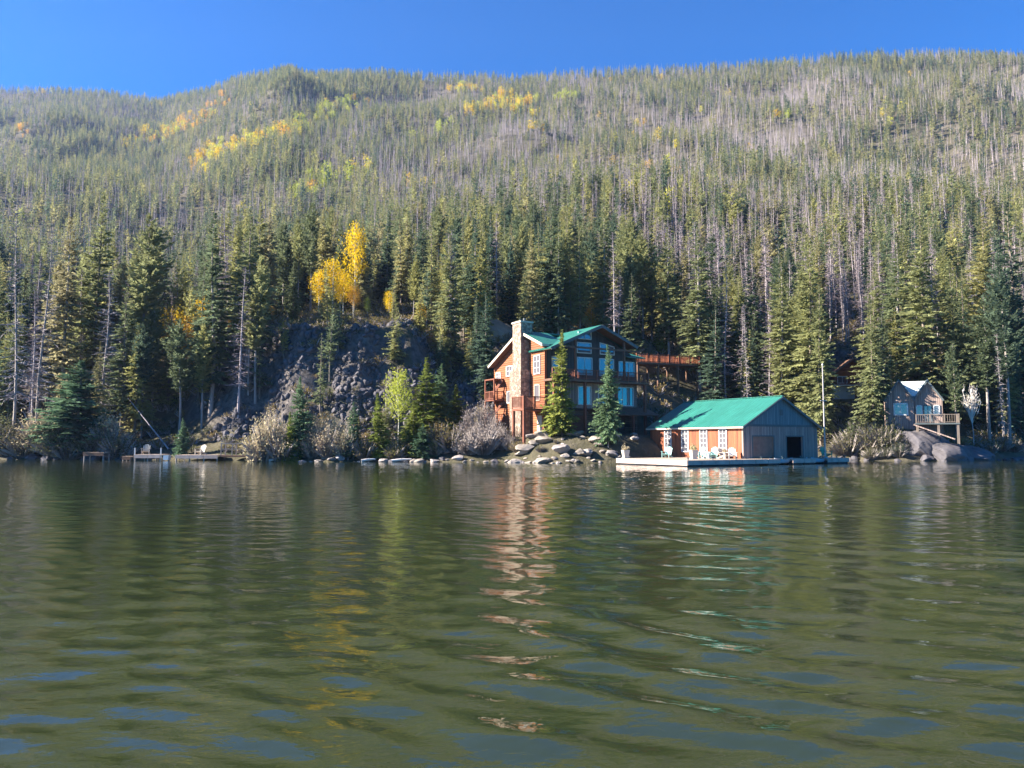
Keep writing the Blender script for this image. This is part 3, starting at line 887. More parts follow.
def instanced(name, P, scl, rot, var, meshes, label, cat, align=None):
    col = bpy.data.collections.new(name + '_kinds')
    for i, me_ in enumerate(meshes):
        o_ = bpy.data.objects.new('%s_kind_%02d' % (name, i), me_); col.objects.link(o_)
    me = bpy.data.meshes.new(name)
    me.vertices.add(len(P)); me.vertices.foreach_set('co', np.asarray(P, np.float32).ravel())
    for nm, ty, arr, key in (('scl', 'FLOAT_VECTOR', scl, 'vector'), ('rot', 'FLOAT_VECTOR', rot, 'vector'), ('var', 'INT', var, 'value')):
        at_ = me.attributes.new(nm, ty, 'POINT')
        at_.data.foreach_set(key, np.asarray(arr, np.int32 if ty == 'INT' else np.float32).ravel())
    ob = bpy.data.objects.new(name, me); COL.objects.link(ob)
    ng = bpy.data.node_groups.new(name, 'GeometryNodeTree')
    ng.interface.new_socket('Geometry', in_out='INPUT', socket_type='NodeSocketGeometry')
    ng.interface.new_socket('Geometry', in_out='OUTPUT', socket_type='NodeSocketGeometry')
    N, L = ng.nodes, ng.links
    gi, go = N.new('NodeGroupInput'), N.new('NodeGroupOutput')
    ip = N.new('GeometryNodeInstanceOnPoints'); ci = N.new('GeometryNodeCollectionInfo')
    ci.inputs['Collection'].default_value = col
    ci.inputs['Separate Children'].default_value = True; ci.inputs['Reset Children'].default_value = True
    ip.inputs['Pick Instance'].default_value = True
    def na(nm, ty):
        n = N.new('GeometryNodeInputNamedAttribute'); n.data_type = ty; n.inputs['Name'].default_value = nm; return n.outputs['Attribute']
    L.new(gi.outputs[0], ip.inputs['Points']); L.new(ci.outputs[0], ip.inputs['Instance'])
    L.new(na('var', 'INT'), ip.inputs['Instance Index'])
    er = N.new('FunctionNodeEulerToRotation'); L.new(na('rot', 'FLOAT_VECTOR'), er.inputs[0]); L.new(er.outputs[0], ip.inputs['Rotation'])
    L.new(na('scl', 'FLOAT_VECTOR'), ip.inputs['Scale'])
    L.new(ip.outputs[0], go.inputs[0])
    md = ob.modifiers.new('scatter', 'NODES'); md.node_group = ng
    return tag(ob, label, cat, None, 'stuff')


rest = ~single
P = np.stack([x, y, z - .3], -1)
zeros = np.zeros(len(x))
rot = np.stack([RNG.normal(0, .025, len(x)), RNG.normal(0, .025, len(x)), RNG.uniform(0, 6.28, len(x))], -1)
wd = RNG.uniform(.8, 1.25, len(x))
green_m = [merged('green', conifer(20, 2.9, 2.0, 220, 5, 800, 'spruce', .22, size=1.2), M['bark'], M['conifer']),
           merged('green', conifer(20, 2.1, 5.5, 120, 4, 801, 'pine', .24, size=1.3), M['bark'], M['conifer']),
           merged('green', conifer(20, 2.0, 3.5, 140, 4, 802, 'narrow', .24, size=1.2), M['bark'], M['conifer']),
           merged('green', conifer(20, 3.0, 2.0, 75, 3, 803, 'spruce', .36, size=1.7, k=4), M['bark'], M['conifer']),
           merged('green', conifer(20, 2.4, 4.5, 64, 3, 804, 'pine', .36, size=1.7, k=4), M['bark'], M['conifer']),
           merged('green', conifer(20, 2.2, 3.0, 70, 3, 805, 'narrow', .36, size=1.6, k=4), M['bark'], M['conifer'])]
dead_m = [merged('grey', dead_tree(19, 1.7, 4, 130, 810 + i, .035, 2, r0=.17), M['dead'], M['dead_twig']) for i in range(3)] + \
         [merged('grey', dead_tree(19, 1.6, 3, 60, 820 + i, .07, 1, r0=.22, k=4), M['dead'], M['dead_twig']) for i in range(3)]
asp = aspen(10, 2.4, 2.0, 26, 12, .34, 830)
asp_m = [merged('aspen', asp, M['aspen_bark'], M[k]) for k in ('aspen', 'aspen_orange', 'aspen_green')]
s = rest & (kinds == 0)
v = RNG.choice(3, s.sum(), p=[.35, .25, .4]) + np.where(dist[s] > 330, 3, 0)
sc_ = h[s] / 20
instanced('conifer_forest', P[s], np.stack([sc_ * wd[s], sc_ * wd[s], sc_], -1), rot[s], v, green_m, 'green conifer forest covering the mountainside up to the ridge', 'forest')
s = rest & (kinds == 1)
v = RNG.choice(3, s.sum()) + np.where(dist[s] > 330, 3, 0)
sc_ = h[s] / 19
instanced('dead_forest', P[s], np.stack([sc_ * wd[s], sc_ * wd[s], sc_], -1), rot[s], v, dead_m, 'grey beetle-killed trees standing through the upper mountainside forest', 'dead forest')
s = rest & (kinds == 2)
sc_ = h[s] / 10
instanced('aspen_grove', P[s], np.stack([sc_ * wd[s], sc_ * wd[s], sc_], -1), rot[s], np.clip(band[s] - 1, 0, 2), asp_m, 'bands of yellow and lime aspens high on the mountainside', 'aspen grove')

# brush and rubble too many to count
x, y = scatter(16000, -44, 40, 85, 190)
px = 512 + FPX * x / y; s_ = y - np.interp(px, SH_PX, SH_Y)
bench = (px > 200) & (px < 440) & (s_ > 26) & (s_ < 75)
ok = (s_ > 2.5) & (RNG.random(len(x)) < np.where(bench, 1, .4))
for cx, cy, rad, lv in PADS: ok &= np.hypot(x - cx, y - cy) > rad * 1.0
ok &= ~((px > 225) & (px < 430) & (s_ > 5) & (s_ < 26) & (RNG.random(len(x)) > .8))
x, y = x[ok], y[ok]; n = len(x)
bs = RNG.uniform(.4, 1.5, n)
br_m = [merged('brush', shrub(1.0, .8, 26, 8, 900 + i, .09, .014), M['dead'], M['brush']) for i in range(3)]
instanced('undergrowth', np.stack([x, y, height(x, y) - .05], -1), np.stack([bs * 1.2, bs * 1.2, bs], -1), np.stack([np.zeros(n)] * 2 + [RNG.uniform(0, 6.28, n)], -1), RNG.choice(3, n), br_m,
          'low tan and olive brush under the trees of the lower slope', 'undergrowth')


def rock_mesh(name, seed, m, flat=.6, sub=3):
    rg = np.random.default_rng(seed)
    b = bmesh.new(); bmesh.ops.create_icosphere(b, subdivisions=sub, radius=.5)
    co = np.array([v.co[:] for v in b.verts])
    n = unit(co)
    for k in range(14 if sub < 4 else 6):          # flat broken faces
        d = unit(rg.normal(0, 1, 3)); c = rg.uniform(.27, .42)
        dd = co @ d; co = co - np.maximum(dd - c, 0)[:, None] * d * .92
    co = co * (1 + .16 * fbm(n[:, 0] * 2.5 + n[:, 2] * 2 + seed, n[:, 1] * 2.5 - n[:, 2], seed, 5 if sub > 3 else 3))[:, None]
    co = co * np.array([1.25, .95, flat]) * rg.uniform(.85, 1.15, 3)
    for v, c in zip(b.verts, co): v.co = c
    me = bpy.data.meshes.new(name); b.to_mesh(me); b.free(); me.materials.append(m)
    return me


rk = [rock_mesh('rubble_rock', 40 + i, M['rock_dark_shaded'], .75, 2) for i in range(5)]  # rubble stones coloured darker to hold the bank's shade
x, y = scatter(26000, -30, -2, 86, 135)
px = 512 + FPX * x / y; s_ = y - np.interp(px, SH_PX, SH_Y)
ok = (px > 205) & (px < 440) & (s_ > 5) & (s_ < 33) & (fbm(x / 5, y / 5, 61, 2) > .12)
x2, y2 = scatter(2600, -4, 2.5, 96, 118); x3, y3 = scatter(1500, 10, 36, 90, 104)
x = np.r_[x[ok], x2, x3[fbm(x3 / 5, y3 / 5, 62, 2) > .2]]; y = np.r_[y[ok], y2, y3[fbm(x3 / 5, y3 / 5, 62, 2) > .2]]; n = len(x)
g_ = np.ones(n, bool)
for cx, cy, rad, lv in PADS: g_ &= np.hypot(x - cx, y - cy) > rad * 1.0
x, y = x[g_], y[g_]; n = len(x)
bs = .2 + 1.1 * RNG.random(n) ** 4
instanced('talus', np.stack([x, y, height(x, y) + bs * .08], -1), np.stack([bs] * 3, -1), RNG.uniform(0, 6.28, (n, 3)), RNG.choice(5, n), rk[:5],
          'shade-darkened purple-grey boulder rubble on the steep bank behind the willow thicket', 'rubble')

# ---------------------------------------------------------------- building materials
M['orange_log'] = siding('stained_logs', (.18, .060, .025), (.36, .13, .055), .26, 'Z', .6)
M['orange_board'] = siding('stained_boards', (.14, .045, .025), (.40, .125, .055), .17, 'X', .7)
M['grey_board'] = siding('weathered_boards', (.18, .13, .11), (.38, .275, .23), .2, 'X')
M['teal_board'] = siding('grey_green_boards', (.10, .15, .16), (.16, .22, .23), .25, 'X')
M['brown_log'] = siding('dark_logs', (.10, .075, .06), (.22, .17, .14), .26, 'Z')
M['dark_board'] = siding('dark_boards', (.035, .035, .035), (.08, .075, .07), .22, 'X')  # very dark board colour
M['deck_board'] = siding('deck_boards', (.30, .22, .17), (.50, .39, .30), .16, 'X', .8)
M['fascia'] = plain('dock_fascia', (.44, .34, .29), .8, .25, 1.2, (1, 1, 1))
M['red_wood'] = plain('red_brown_timber', (.20, .07, .04), .7, .3, 2.0)
M['brown_wood'] = plain('brown_timber', (.15, .08, .05), .7, .3, 2.0)
M['white'] = plain('white_paint', (.62, .60, .57), .5, .08, 2.0)
M['cream'] = plain('cream_trim', (.50, .43, .34), .6, .15, 2.0)
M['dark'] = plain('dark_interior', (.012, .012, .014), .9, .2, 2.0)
M['slate'] = plain('slate_trim', (.10, .12, .12), .7, .2, 2.0)  # dark blue-grey trim colour
M['door_brown'] = plain('brown_door', (.24, .12, .08), .6, .3, 1.5)
M['pole'] = plain('grey_pole', (.42, .38, .36), .5, .15, 2.0, metal=.2)
M['teal_paint'] = plain('pale_teal_plastic', (.30, .50, .46), .5, .1, 2.0)
M['green_paint'] = plain('green_plastic', (.10, .36, .22), .5, .1, 2.0)
M['pale_blue'] = plain('pale_blue_hull', (.42, .52, .60), .4, .1, 2.0)
M['planter'] = plain('pale_planter', (.50, .44, .36), .7, .15, 4.0)
M['pale_roof'] = plain('pale_green_metal', (.55, .60, .55), .45, .15, 2.0, metal=.1)
M['float'] = plain('dark_float', (.03, .03, .035), .7, .2, 3.0)


def metal_roof(name, c, axis):
    m, nt, N, L, out = new_mat(name)
    p = N.new('ShaderNodeBsdfPrincipled'); L.new(p.outputs[0], out.inputs[0]); p.inputs['Roughness'].default_value = .42
    tc = N.new('ShaderNodeTexCoord'); sx = N.new('ShaderNodeSeparateXYZ'); L.new(tc.outputs['Object'], sx.inputs[0])
    w = N.new('ShaderNodeMath'); w.operation = 'PINGPONG'; L.new(sx.outputs[axis], w.inputs[0]); w.inputs[1].default_value = .22
    g = N.new('ShaderNodeMapRange'); g.inputs['From Min'].default_value = 0; g.inputs['From Max'].default_value = .04; g.inputs['To Min'].default_value = 1; g.inputs['To Max'].default_value = 0
    L.new(w.outputs[0], g.inputs[0])
    n = noise_node(N, L, .6, 5, tc.outputs['Object'])
    r = ramp(N, [(.3, [x * .85 for x in c]), (.7, [min(1, x * 1.12) for x in c])]); L.new(n.outputs['Fac'], r.inputs[0]); mxr = N.new('ShaderNodeMixRGB'); mxr.blend_type = 'MULTIPLY'; mxr.inputs[2].default_value = (.6, .62, .6, 1)
    L.new(g.outputs[0], mxr.inputs[0]); L.new(r.outputs[0], mxr.inputs[1])
    mps = N.new('ShaderNodeMapping'); mps.inputs['Scale'].default_value = (.7, 5, .7) if axis == 'Y' else (5, .7, .7); L.new(tc.outputs['Object'], mps.inputs[0])
    ns = noise_node(N, L, 1.0, 6, mps.outputs[0], .7); rs = ramp(N, [(.42, (1, 1, 1)), (.75, (.62, .66, .6))]); L.new(ns.outputs['Fac'], rs.inputs[0])
    mx2 = N.new('ShaderNodeMixRGB'); mx2.blend_type = 'MULTIPLY'; mx2.inputs[0].default_value = 1; L.new(mxr.outputs[0], mx2.inputs[1]); L.new(rs.outputs[0], mx2.inputs[2])
    L.new(mx2.outputs[0], p.inputs['Base Color'])
    b = N.new('ShaderNodeBump'); b.inputs['Strength'].default_value = 1; b.inputs['Distance'].default_value = .04
    L.new(g.outputs[0], b.inputs['Height']); L.new(b.outputs[0], p.inputs['Normal'])
    return m


M['roof_x'] = metal_roof('green_metal_roof', (.030, .18, .14), 'X')
M['roof_y'] = metal_roof('green_metal_roof_panels', (.030, .18, .14), 'Y')


def stone_mat():
    m, nt, N, L, out = new_mat('river_stone')
    p = N.new('ShaderNodeBsdfPrincipled'); L.new(p.outputs[0], out.inputs[0]); p.inputs['Roughness'].default_value = .85
    tc = N.new('ShaderNodeTexCoord')
    v = N.new('ShaderNodeTexVoronoi'); v.inputs['Scale'].default_value = 3.0; L.new(tc.outputs['Object'], v.inputs['Vector'])
    s = N.new('ShaderNodeSeparateColor'); L.new(v.outputs['Color'], s.inputs[0])
    r = ramp(N, [(0, (.17, .12, .09)), (.5, (.30, .215, .155)), (1, (.42, .32, .24))]); L.new(s.outputs[0], r.inputs[0])
    e = N.new('ShaderNodeTexVoronoi'); e.feature = 'DISTANCE_TO_EDGE'; e.inputs['Scale'].default_value = 3.0; L.new(tc.outputs['Object'], e.inputs['Vector'])
    mr = N.new('ShaderNodeMapRange'); mr.inputs['From Max'].default_value = .05; L.new(e.outputs['Distance'], mr.inputs[0])
    mx = N.new('ShaderNodeMixRGB'); mx.inputs[1].default_value = (.16, .13, .10, 1); L.new(mr.outputs[0], mx.inputs[0]); L.new(r.outputs[0], mx.inputs[2]); L.new(mx.outputs[0], p.inputs['Base Color'])
    b = N.new('ShaderNodeBump'); b.inputs['Distance'].default_value = .08; L.new(mr.outputs[0], b.inputs['Height']); L.new(b.outputs[0], p.inputs['Normal'])
    return m


M['stone'] = stone_mat()


def glass_mat():
    m, nt, N, L, out = new_mat('window_glass')
    p = N.new('ShaderNodeBsdfPrincipled'); L.new(p.outputs[0], out.inputs[0])
    p.inputs['Base Color'].default_value = (.14, .13, .14, 1); p.inputs['Roughness'].default_value = .06; p.inputs['IOR'].default_value = 2.0
    return m


M['glass'] = glass_mat()
UV = {}


class Frame:
    """maps wall coordinates (a along, z up, o outwards) of a wall into the building's frame"""
    def __init__(s, org, ax, nrm): s.o, s.a, s.n = Vector(org), Vector(ax), Vector(nrm)
    def p(s, a, z, o=0): return tuple(s.o + s.a * a + s.n * o + Vector((0, 0, z)))
    def box(s, mb, a0, a1, z0, z1, o0, o1):
        P0, P1 = s.p(a0, z0, o0), s.p(a1, z1, o1)
        return mb.box(min(P0[0], P1[0]), max(P0[0], P1[0]), min(P0[1], P1[1]), max(P0[1], P1[1]), min(P0[2], P1[2]), max(P0[2], P1[2]))


def window(root, fr, a0, a1, z0, z1, nx=2, nz=1, mf='white', w=.11, name='window', top=None):
    """a window part: frame and bars as its own mesh, the glass below it; top = height at a1 if the head slopes"""
    mb = MB()
    zt1 = z1 if top is None else top
    fr.box(mb, a0, a0 + w, z0, z1, .0, .10); fr.box(mb, a1 - w, a1, z0, zt1, .0, .10)
    fr.box(mb, a0 + w, a1 - w, z0, z0 + w, .0, .12)
    mb.beam(fr.p(a0, z1 - w / 2, .05), fr.p(a1, zt1 - w / 2, .05), .1, w)
    zm = min(z1, zt1)
    for i in range(1, nx):
        a = a0 + (a1 - a0) * i / nx; t = i / nx
        fr.box(mb, a - w * .3, a + w * .3, z0 + w, z1 + (zt1 - z1) * t - w, .02, .08)
    for i in range(1, nz):
        zz = z0 + (zm - z0) * i / nz
        fr.box(mb, a0 + w, a1 - w, zz - w * .25, zz + w * .25, .025, .075)
    o = mb.build(name, M[mf], root)
    g = MB(); g.slab([fr.p(a0 + w * .5, z0 + w * .5, .012), fr.p(a1 - w * .5, z0 + w * .5, .012), fr.p(a1 - w * .5, zt1 - w * .7, .012), fr.p(a0 + w * .5, z1 - w * .7, .012)], tuple(fr.n * .02))
    g.build('pane', M['glass'], o)
    return o


def railing(root, p, q, h=1.05, m='red_wood', gap=.16, post=1.6, name='railing'):
    mb = MB(); p, q = Vector(p), Vector(q); L_ = (q - p).length; d = (q - p) / L_; up = Vector((0, 0, 1))
    mb.beam(p + up * h, q + up * h, .12, .08); mb.beam(p + up * .12, q + up * .12, .08, .07)
    n = max(1, round(L_ / post))
    for i in range(n + 1): a = p + d * L_ * i / n; mb.beam(a, a + up * (h + .08), .13)
    n = int(L_ / gap)
    for i in range(1, n): a = p + d * L_ * i / n; mb.beam(a + up * .12, a + up * h, .045)
    return mb.build(name, M[m], root)


def roof_plane(mb, a, b, c, d, t=.16):
    """a sloping slab with corners a b (eave) c d (ridge)"""
    n = (Vector(b) - Vector(a)).cross(Vector(d) - Vector(a)).normalized()
    if n.z < 0: n = -n
    mb.slab([a, b, c, d], -n * t); return mb


ANG = R(30)
# ================================================================ the large house
H = empty('house', (3.73, 87.0, 3.0), ANG, 'three-storey log house with green metal roof, stone chimney and big front gable above the rocks', 'house')
W_, D_ = 13.3, 12.0
fL = Frame((0, 0, 0), (0, 1, 0), (-1, 0, 0)); fF = Frame((0, 0, 0), (1, 0, 0), (0, -1, 0))
RZ, RY, EZF, EZB = 12.35, 4.5, 10.25, 8.75


def zl(y): return RZ - (RY - y) * (RZ - EZF) / (RY + .6) if y < RY else RZ - (y - RY) * (RZ - EZB) / (12.6 - RY)


mb = MB()
mb.slab([(0, 0, -1), (0, D_, -1), (0, D_, zl(D_) - .2), (0, RY, RZ - .2), (0, 0, zl(0) - .2)], (.25, 0, 0))
mb.build('side_wall', M['orange_log'], H)
GX, GZ = 6.7, 12.75


def zf(x): return GZ - abs(x - GX) * .43


mb = MB(); mb.slab([(.255, 0, 3.1), (W_ - .255, 0, 3.1), (W_ - .255, 0, 6.3), (.255, 0, 6.3)], (0, .25, 0)); mb.build('front_wall', M['grey_board'], H)
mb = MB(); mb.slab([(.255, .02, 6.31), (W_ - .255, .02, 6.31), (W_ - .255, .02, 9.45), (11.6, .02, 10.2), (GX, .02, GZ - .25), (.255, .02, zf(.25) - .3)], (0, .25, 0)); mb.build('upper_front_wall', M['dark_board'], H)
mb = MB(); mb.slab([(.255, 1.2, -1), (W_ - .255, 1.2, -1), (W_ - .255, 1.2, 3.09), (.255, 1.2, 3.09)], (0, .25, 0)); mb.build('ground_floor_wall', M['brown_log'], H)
mb = MB(); mb.slab([(W_, 0, -1), (W_, D_, -1), (W_, D_, 8.6), (W_, RY, 10.7), (W_, 0, 9.5)], (-.25, 0, 0)); mb.box(.26, W_ - .26, D_ - .25, D_, -1, 8.7); mb.build('back_walls', M['brown_log'], H)
mb = MB(); mb.box(.26, W_ - .26, .26, 1.19, 2.92, 3.08); mb.box(.26, W_ - .26, .28, D_ - .26, 6.2, 6.3); mb.build('floors', M['dark_board'], H)
# orange front corner strip right of the chimney is the log wall itself; white corner trim under the eave
mb = MB(); fF.box(mb, -.06, .24, -.9, 10.0, .0, .06); mb.build('corner_board', M['orange_board'], H)
# roof: main ridge along x, cross gable to the front
mb = MB()
roof_plane(mb, (-.75, -.6, EZF), (3.2, -.6, EZF), (3.2, RY, RZ), (-.75, RY, RZ))
roof_plane(mb, (-.75, 12.15, EZB), (12.6, 12.15, EZB), (12.6, RY, RZ), (-.75, RY, RZ))
roof_plane(mb, (11.3, -1.0, 9.35), (13.9, -1.0, 9.35), (13.9, 3.5, 10.6), (11.3, 3.5, 10.6), .12)
roof = mb.build('roof', M['roof_x'], H)
mb = MB(); e = .19
roof_plane(mb, (-.7, -.5, EZF + .05 - e), (-.02, -.5, EZF + .05 - e), (-.02, RY, RZ - e), (-.7, RY, RZ - e), .03)
roof_plane(mb, (-.7, 12.1, EZB - e), (-.02, 12.1, EZB - e), (-.02, RY, RZ - e), (-.7, RY, RZ - e), .03)
roof_plane(mb, (-.3, -1.85, zf(-.3) - .15), (-.3, 0, zf(-.3) - .15), (GX, 0, GZ - .15), (GX, -1.85, GZ - .15), .03)
roof_plane(mb, (11.85, -1.85, zf(11.85) - .15), (11.85, 0, zf(11.85) - .15), (GX, 0, GZ - .15), (GX, -1.85, GZ - .15), .03)
mb.build('soffit', M['brown_wood'], roof)
mb = MB()
roof_plane(mb, (-.35, -1.9, zf(-.35) + .05), (-.35, 3.0, zf(-.35) + .05), (GX, 6.0, GZ + .05), (GX, -1.9, GZ + .05))
roof_plane(mb, (11.9, -1.9, zf(11.9) + .05), (11.9, 8.0, zf(11.9) + .05), (GX, 6.0, GZ + .05), (GX, -1.9, GZ + .05))
mb.build('gable_roof', M['roof_y'], H)
mb = MB()
mb.beam((-.4, -1.95, zf(-.35) - .12), (GX, -1.95, GZ - .12), .06, .34); mb.build('gable_trim', M['slate'], H)
mb = MB(); mb.beam((GX, -1.96, GZ - .12), (11.95, -1.96, zf(11.9) - .12), .06, .34); mb.build('gable_trim', M['slate'], H)
mb = MB()
mb.beam((-.78, -.65, EZF - .12), (-.78, RY, RZ - .12), .06, .3); mb.beam((-.78, RY, RZ - .12), (-.78, 12.2, EZB - .12), .06, .3)
mb.beam((-.75, -.66, EZF - .13), (.2, -.66, EZF - .13), .06, .26)
mb.build('rake_board', M['cream'], H)
# gable truss timbers
mb = MB()
for x_ in (3.2, 10.2): mb.beam((x_, -1.5, 6.4), (x_, -1.5, zf(x_) - .2), .22)
mb.beam((1.0, -1.5, 10.0), (12.6, -1.5, 10.0), .22)
mb.build('gable_timber', M['brown_wood'], H)
# chimney on the side wall
mb = MB(); mb.box(-1.3, -.01, 3.2, 5.8, -1, 7.6); mb.box(-1.1, .5, 3.5, 5.4, 7.6, 13.2)
ch = mb.build('chimney', M['stone'], H)
mb = MB(); mb.box(-1.2, .6, 3.4, 5.5, 13.2, 13.4); mb.build('chimney_cap', M['cream'], ch)
mb = MB(); mb.tube((-.3, 4.0, 13.4), (-.3, 4.0, 13.8), .16); mb.tube((-.3, 4.9, 13.4), (-.3, 4.9, 13.75), .16); mb.build('flue', M['slate'], ch)
# side windows
window(H, fL, 7.2, 8.8, 7.2, 8.5, 2, 2); window(H, fL, 7.0, 8.6, 3.9, 5.4, 2, 1)
window(H, fL, .9, 2.3, 7.0, 9.2, 2, 3); window(H, fL, 10.2, 11.4, 6.9, 7.9, 2, 2, 'white'); window(H, fL, 1.0, 2.2, 3.9, 5.8, 1, 1, 'cream')
# front windows
for a0, a1 in ((.9, 1.9),): window(H, fF, a0, a1, 7.0, 9.0, 1, 3, 'cream')
fU = Frame((0, .02, 0), (1, 0, 0), (0, -1, 0))
window(H, fU, 4.6, 6.5, 11.2, 12.1, 2, 1, 'white', top=12.35, name='gable_window'); window(H, fU, 4.4, 6.5, 9.55, 10.85, 1, 1, 'white', name='gable_window')
window(H, fU, 7.7, 9.9, 9.55, 11.0, 1, 1, 'white', name='gable_window', top=10.6)
window(H, fU, 4.4, 6.6, 7.0, 9.1, 2, 1); window(H, fU, 7.6, 9.8, 7.0, 9.1, 2, 1); window(H, fU, 10.5, 12.9, 7.1, 8.9, 3, 1)
window(H, fF, .9, 2.2, 3.9, 5.6, 1, 1); window(H, fF, 4.5, 6.4, 3.5, 5.7, 2, 1); window(H, fF, 10.2, 12.7, 3.5, 5.8, 3, 1)
window(H, fF, 7.4, 8.8, 3.6, 5.6, 2, 1)
# long front balcony
mb = MB(); mb.box(-.2, 13.7, -1.85, -.02, 6.05, 6.3); bal = mb.build('balcony', M['brown_wood'], H)
railing(bal, (-.1, -1.78, 6.3), (13.6, -1.78, 6.3), 1.1, 'red_wood'); railing(bal, (13.6, -1.7, 6.3), (13.6, -.1, 6.3), 1.1, 'red_wood')
for x_ in (.2, 4.4, 8.9, 13.2):
    mb = MB(); mb.box(x_ - .14, x_ + .14, -1.75, -1.47, -1, 6.04); mb.build('balcony_post', M['red_wood'], H)
# patio chair shape on the balcony belongs to furniture below; skirt roof over the entrance
mb = MB(); roof_plane(mb, (7.0, -2.6, 2.35), (14.6, -2.6, 2.35), (14.6, -.05, 3.35), (7.0, -.05, 3.35), .12); mb.build('porch_roof', M['brown_wood'], H)
for x_ in (7.2, 10.8, 14.3):
    mb = MB(); mb.box(x_ - .12, x_ + .12, -2.5, -2.26, -1, 2.28); mb.build('porch_post', M['red_wood'], H)
mb = MB(); fG = Frame((0, 1.2, 0), (1, 0, 0), (0, -1, 0)); fG.box(mb, 8.2, 9.3, -.1, 2.1, 0, .08); mb.build('door', M['dark_board'], H)
window(H, fG, 10.3, 12.3, .6, 2.0, 2, 1, 'brown_wood'); window(H, fG, 1.4, 2.8, .8, 2.1, 1, 1, 'brown_wood')
mb = MB(); fG.box(mb, 4.0, 6.4, -.1, 2.3, 0, .06); mb.build('door', M['red_wood'], H)
# small side balcony
mb = MB(); mb.box(-3.0, -.02, -.3, 2.3, 2.7, 2.95); sb = mb.build('side_balcony', M['red_wood'], H)
railing(sb, (-2.95, -.25, 2.95), (-.1, -.25, 2.95), 1.3, 'red_wood', .14); railing(sb, (-2.95, -.1, 2.95), (-2.95, 2.25, 2.95), 1.3, 'red_wood', .14)
for x_, y_ in ((-2.85, -.15), (-2.85, 2.15), (-.2, -.15)):
    mb = MB(); mb.box(x_ - .13, x_ + .13, y_ - .13, y_ + .13, -1.4, 2.69); mb.build('balcony_post', M['red_wood'], H)
mb = MB(); fL.box(mb, .6, 1.6, -.1, 2.2, 0, .07); mb.build('door', M['cream'], H)
# outside stair with landings at the back of the side wall
for z_ in (1.6, 4.4, 7.0):
    mb = MB(); mb.box(-1.4, -.02, 9.4, 11.9, z_ - .15, z_); mb.build('stair_landing', M['red_wood'], H)
for z_ in (1.6, 4.4): railing(H, (-1.35, 9.45, z_), (-1.35, 11.85, z_), 1.0, 'red_wood', .2); railing(H, (-1.3, 9.45, z_), (-.1, 9.45, z_), 1.0, 'red_wood', .2)
mb = MB()
for z_ in (-.8, 1.6, 4.4):
    mb.beam((-1.3, 11.0, z_), (-.4, 9.2, z_ + 2.4), .08, .3)
for y_ in (9.5, 11.8): mb.beam((-1.35, y_, -1.2), (-1.35, y_, 7), .16)
mb.build('stair_timbers', M['red_wood'], H)

# walkway behind the house
p0, p1 = at(637, 361, 106.0), at(700, 363, 110.0)
a_ = math.atan2(p1[1] - p0[1], p1[0] - p0[0]); L_ = math.hypot(p1[0] - p0[0], p1[1] - p0[1])
wk = empty('raised_deck', (p0[0], p0[1], p0[2]), a_, 'red-brown raised wooden walkway with railing behind the right end of the log house', 'raised deck')
mb = MB(); mb.box(0, L_, 0, 3.2, -.35, -.1); mb.build('platform', M['brown_wood'], wk)
railing(wk, (0, .05, -.1), (L_, .05, -.1), 1.15, 'orange_board', .2, 1.8); railing(wk, (0, 3.1, -.1), (L_, 3.1, -.1), 1.15, 'orange_board', .25, 1.8)
for x_ in np.linspace(.3, L_ - .3, 4):
    for y_ in (.3, 2.9):
        mb = MB(); mb.box(x_ - .12, x_ + .12, y_ - .12, y_ + .12, -5, -.36); mb.build('post', M['brown_wood'], wk)

# ================================================================ boathouse
DZ = .58
B = empty('boathouse', (22.5, 75.0, DZ), ANG, 'boathouse with a bright green metal roof, orange boarded side and grey gable on the dock', 'boathouse')
BW, BL, BE, BA = 10.8, 13.8, 3.25, 6.15
mb = MB(); mb.box(0, .2, .2, BL, -.6, BE); mb.build('side_wall', M['orange_board'], B)
mb = MB()
D1, D2, DH = (1.3, 4.2), (6.1, 8.5), 2.15      # the two water doors
for a0, a1, z0 in ((0, D1[0], -.6), (D1[1], D2[0], -.6), (D2[1], BW, -.6), (D1[0], D1[1], DH), (D2[0], D2[1], DH)):
    mb.box(a0, a1, 0, .2, z0, BE)
mb.build('front_wall', M['grey_board'], B)
sl = (BA - BE) / (BW / 2)
mb = MB(); mb.slab([(0, -.03, BE), (BW, -.03, BE), (BW / 2, -.03, BA - .05)], (0, .22, 0)); mb.build('gable_wall', M['teal_board'], B)
mb = MB(); mb.box(BW - .2, BW, .2, BL, -.6, BE); mb.box(.2, BW - .2, BL - .2, BL, -.6, BE); mb.slab([(0, BL - .2, BE), (BW, BL - .2, BE), (BW / 2, BL - .2, BA - .05)], (0, .2, 0)); mb.build('back_walls', M['grey_board'], B)
mb = MB(); ov = .32
roof_plane(mb, (-ov, -ov, BE - ov * sl + .1), (-ov, BL + ov, BE - ov * sl + .1), (BW / 2, BL + ov, BA + .1), (BW / 2, -ov, BA + .1), .1)
roof_plane(mb, (BW + ov, -ov, BE - ov * sl + .1), (BW + ov, BL + ov, BE - ov * sl + .1), (BW / 2, BL + ov, BA + .1), (BW / 2, -ov, BA + .1), .1)
rf = mb.build('roof', M['roof_y'], B)
mb = MB(); mb.beam((BW / 2, -ov - .02, BA + .13), (BW / 2, BL + ov, BA + .13), .3, .06); mb.build('ridge_cap', M['roof_y'], rf)
mb = MB(); mb.beam((-ov - .03, -ov, BE - ov * sl - .04), (-ov - .03, BL + ov, BE - ov * sl - .04), .05, .16); mb.build('eave_board', M['cream'], B)
mb = MB()
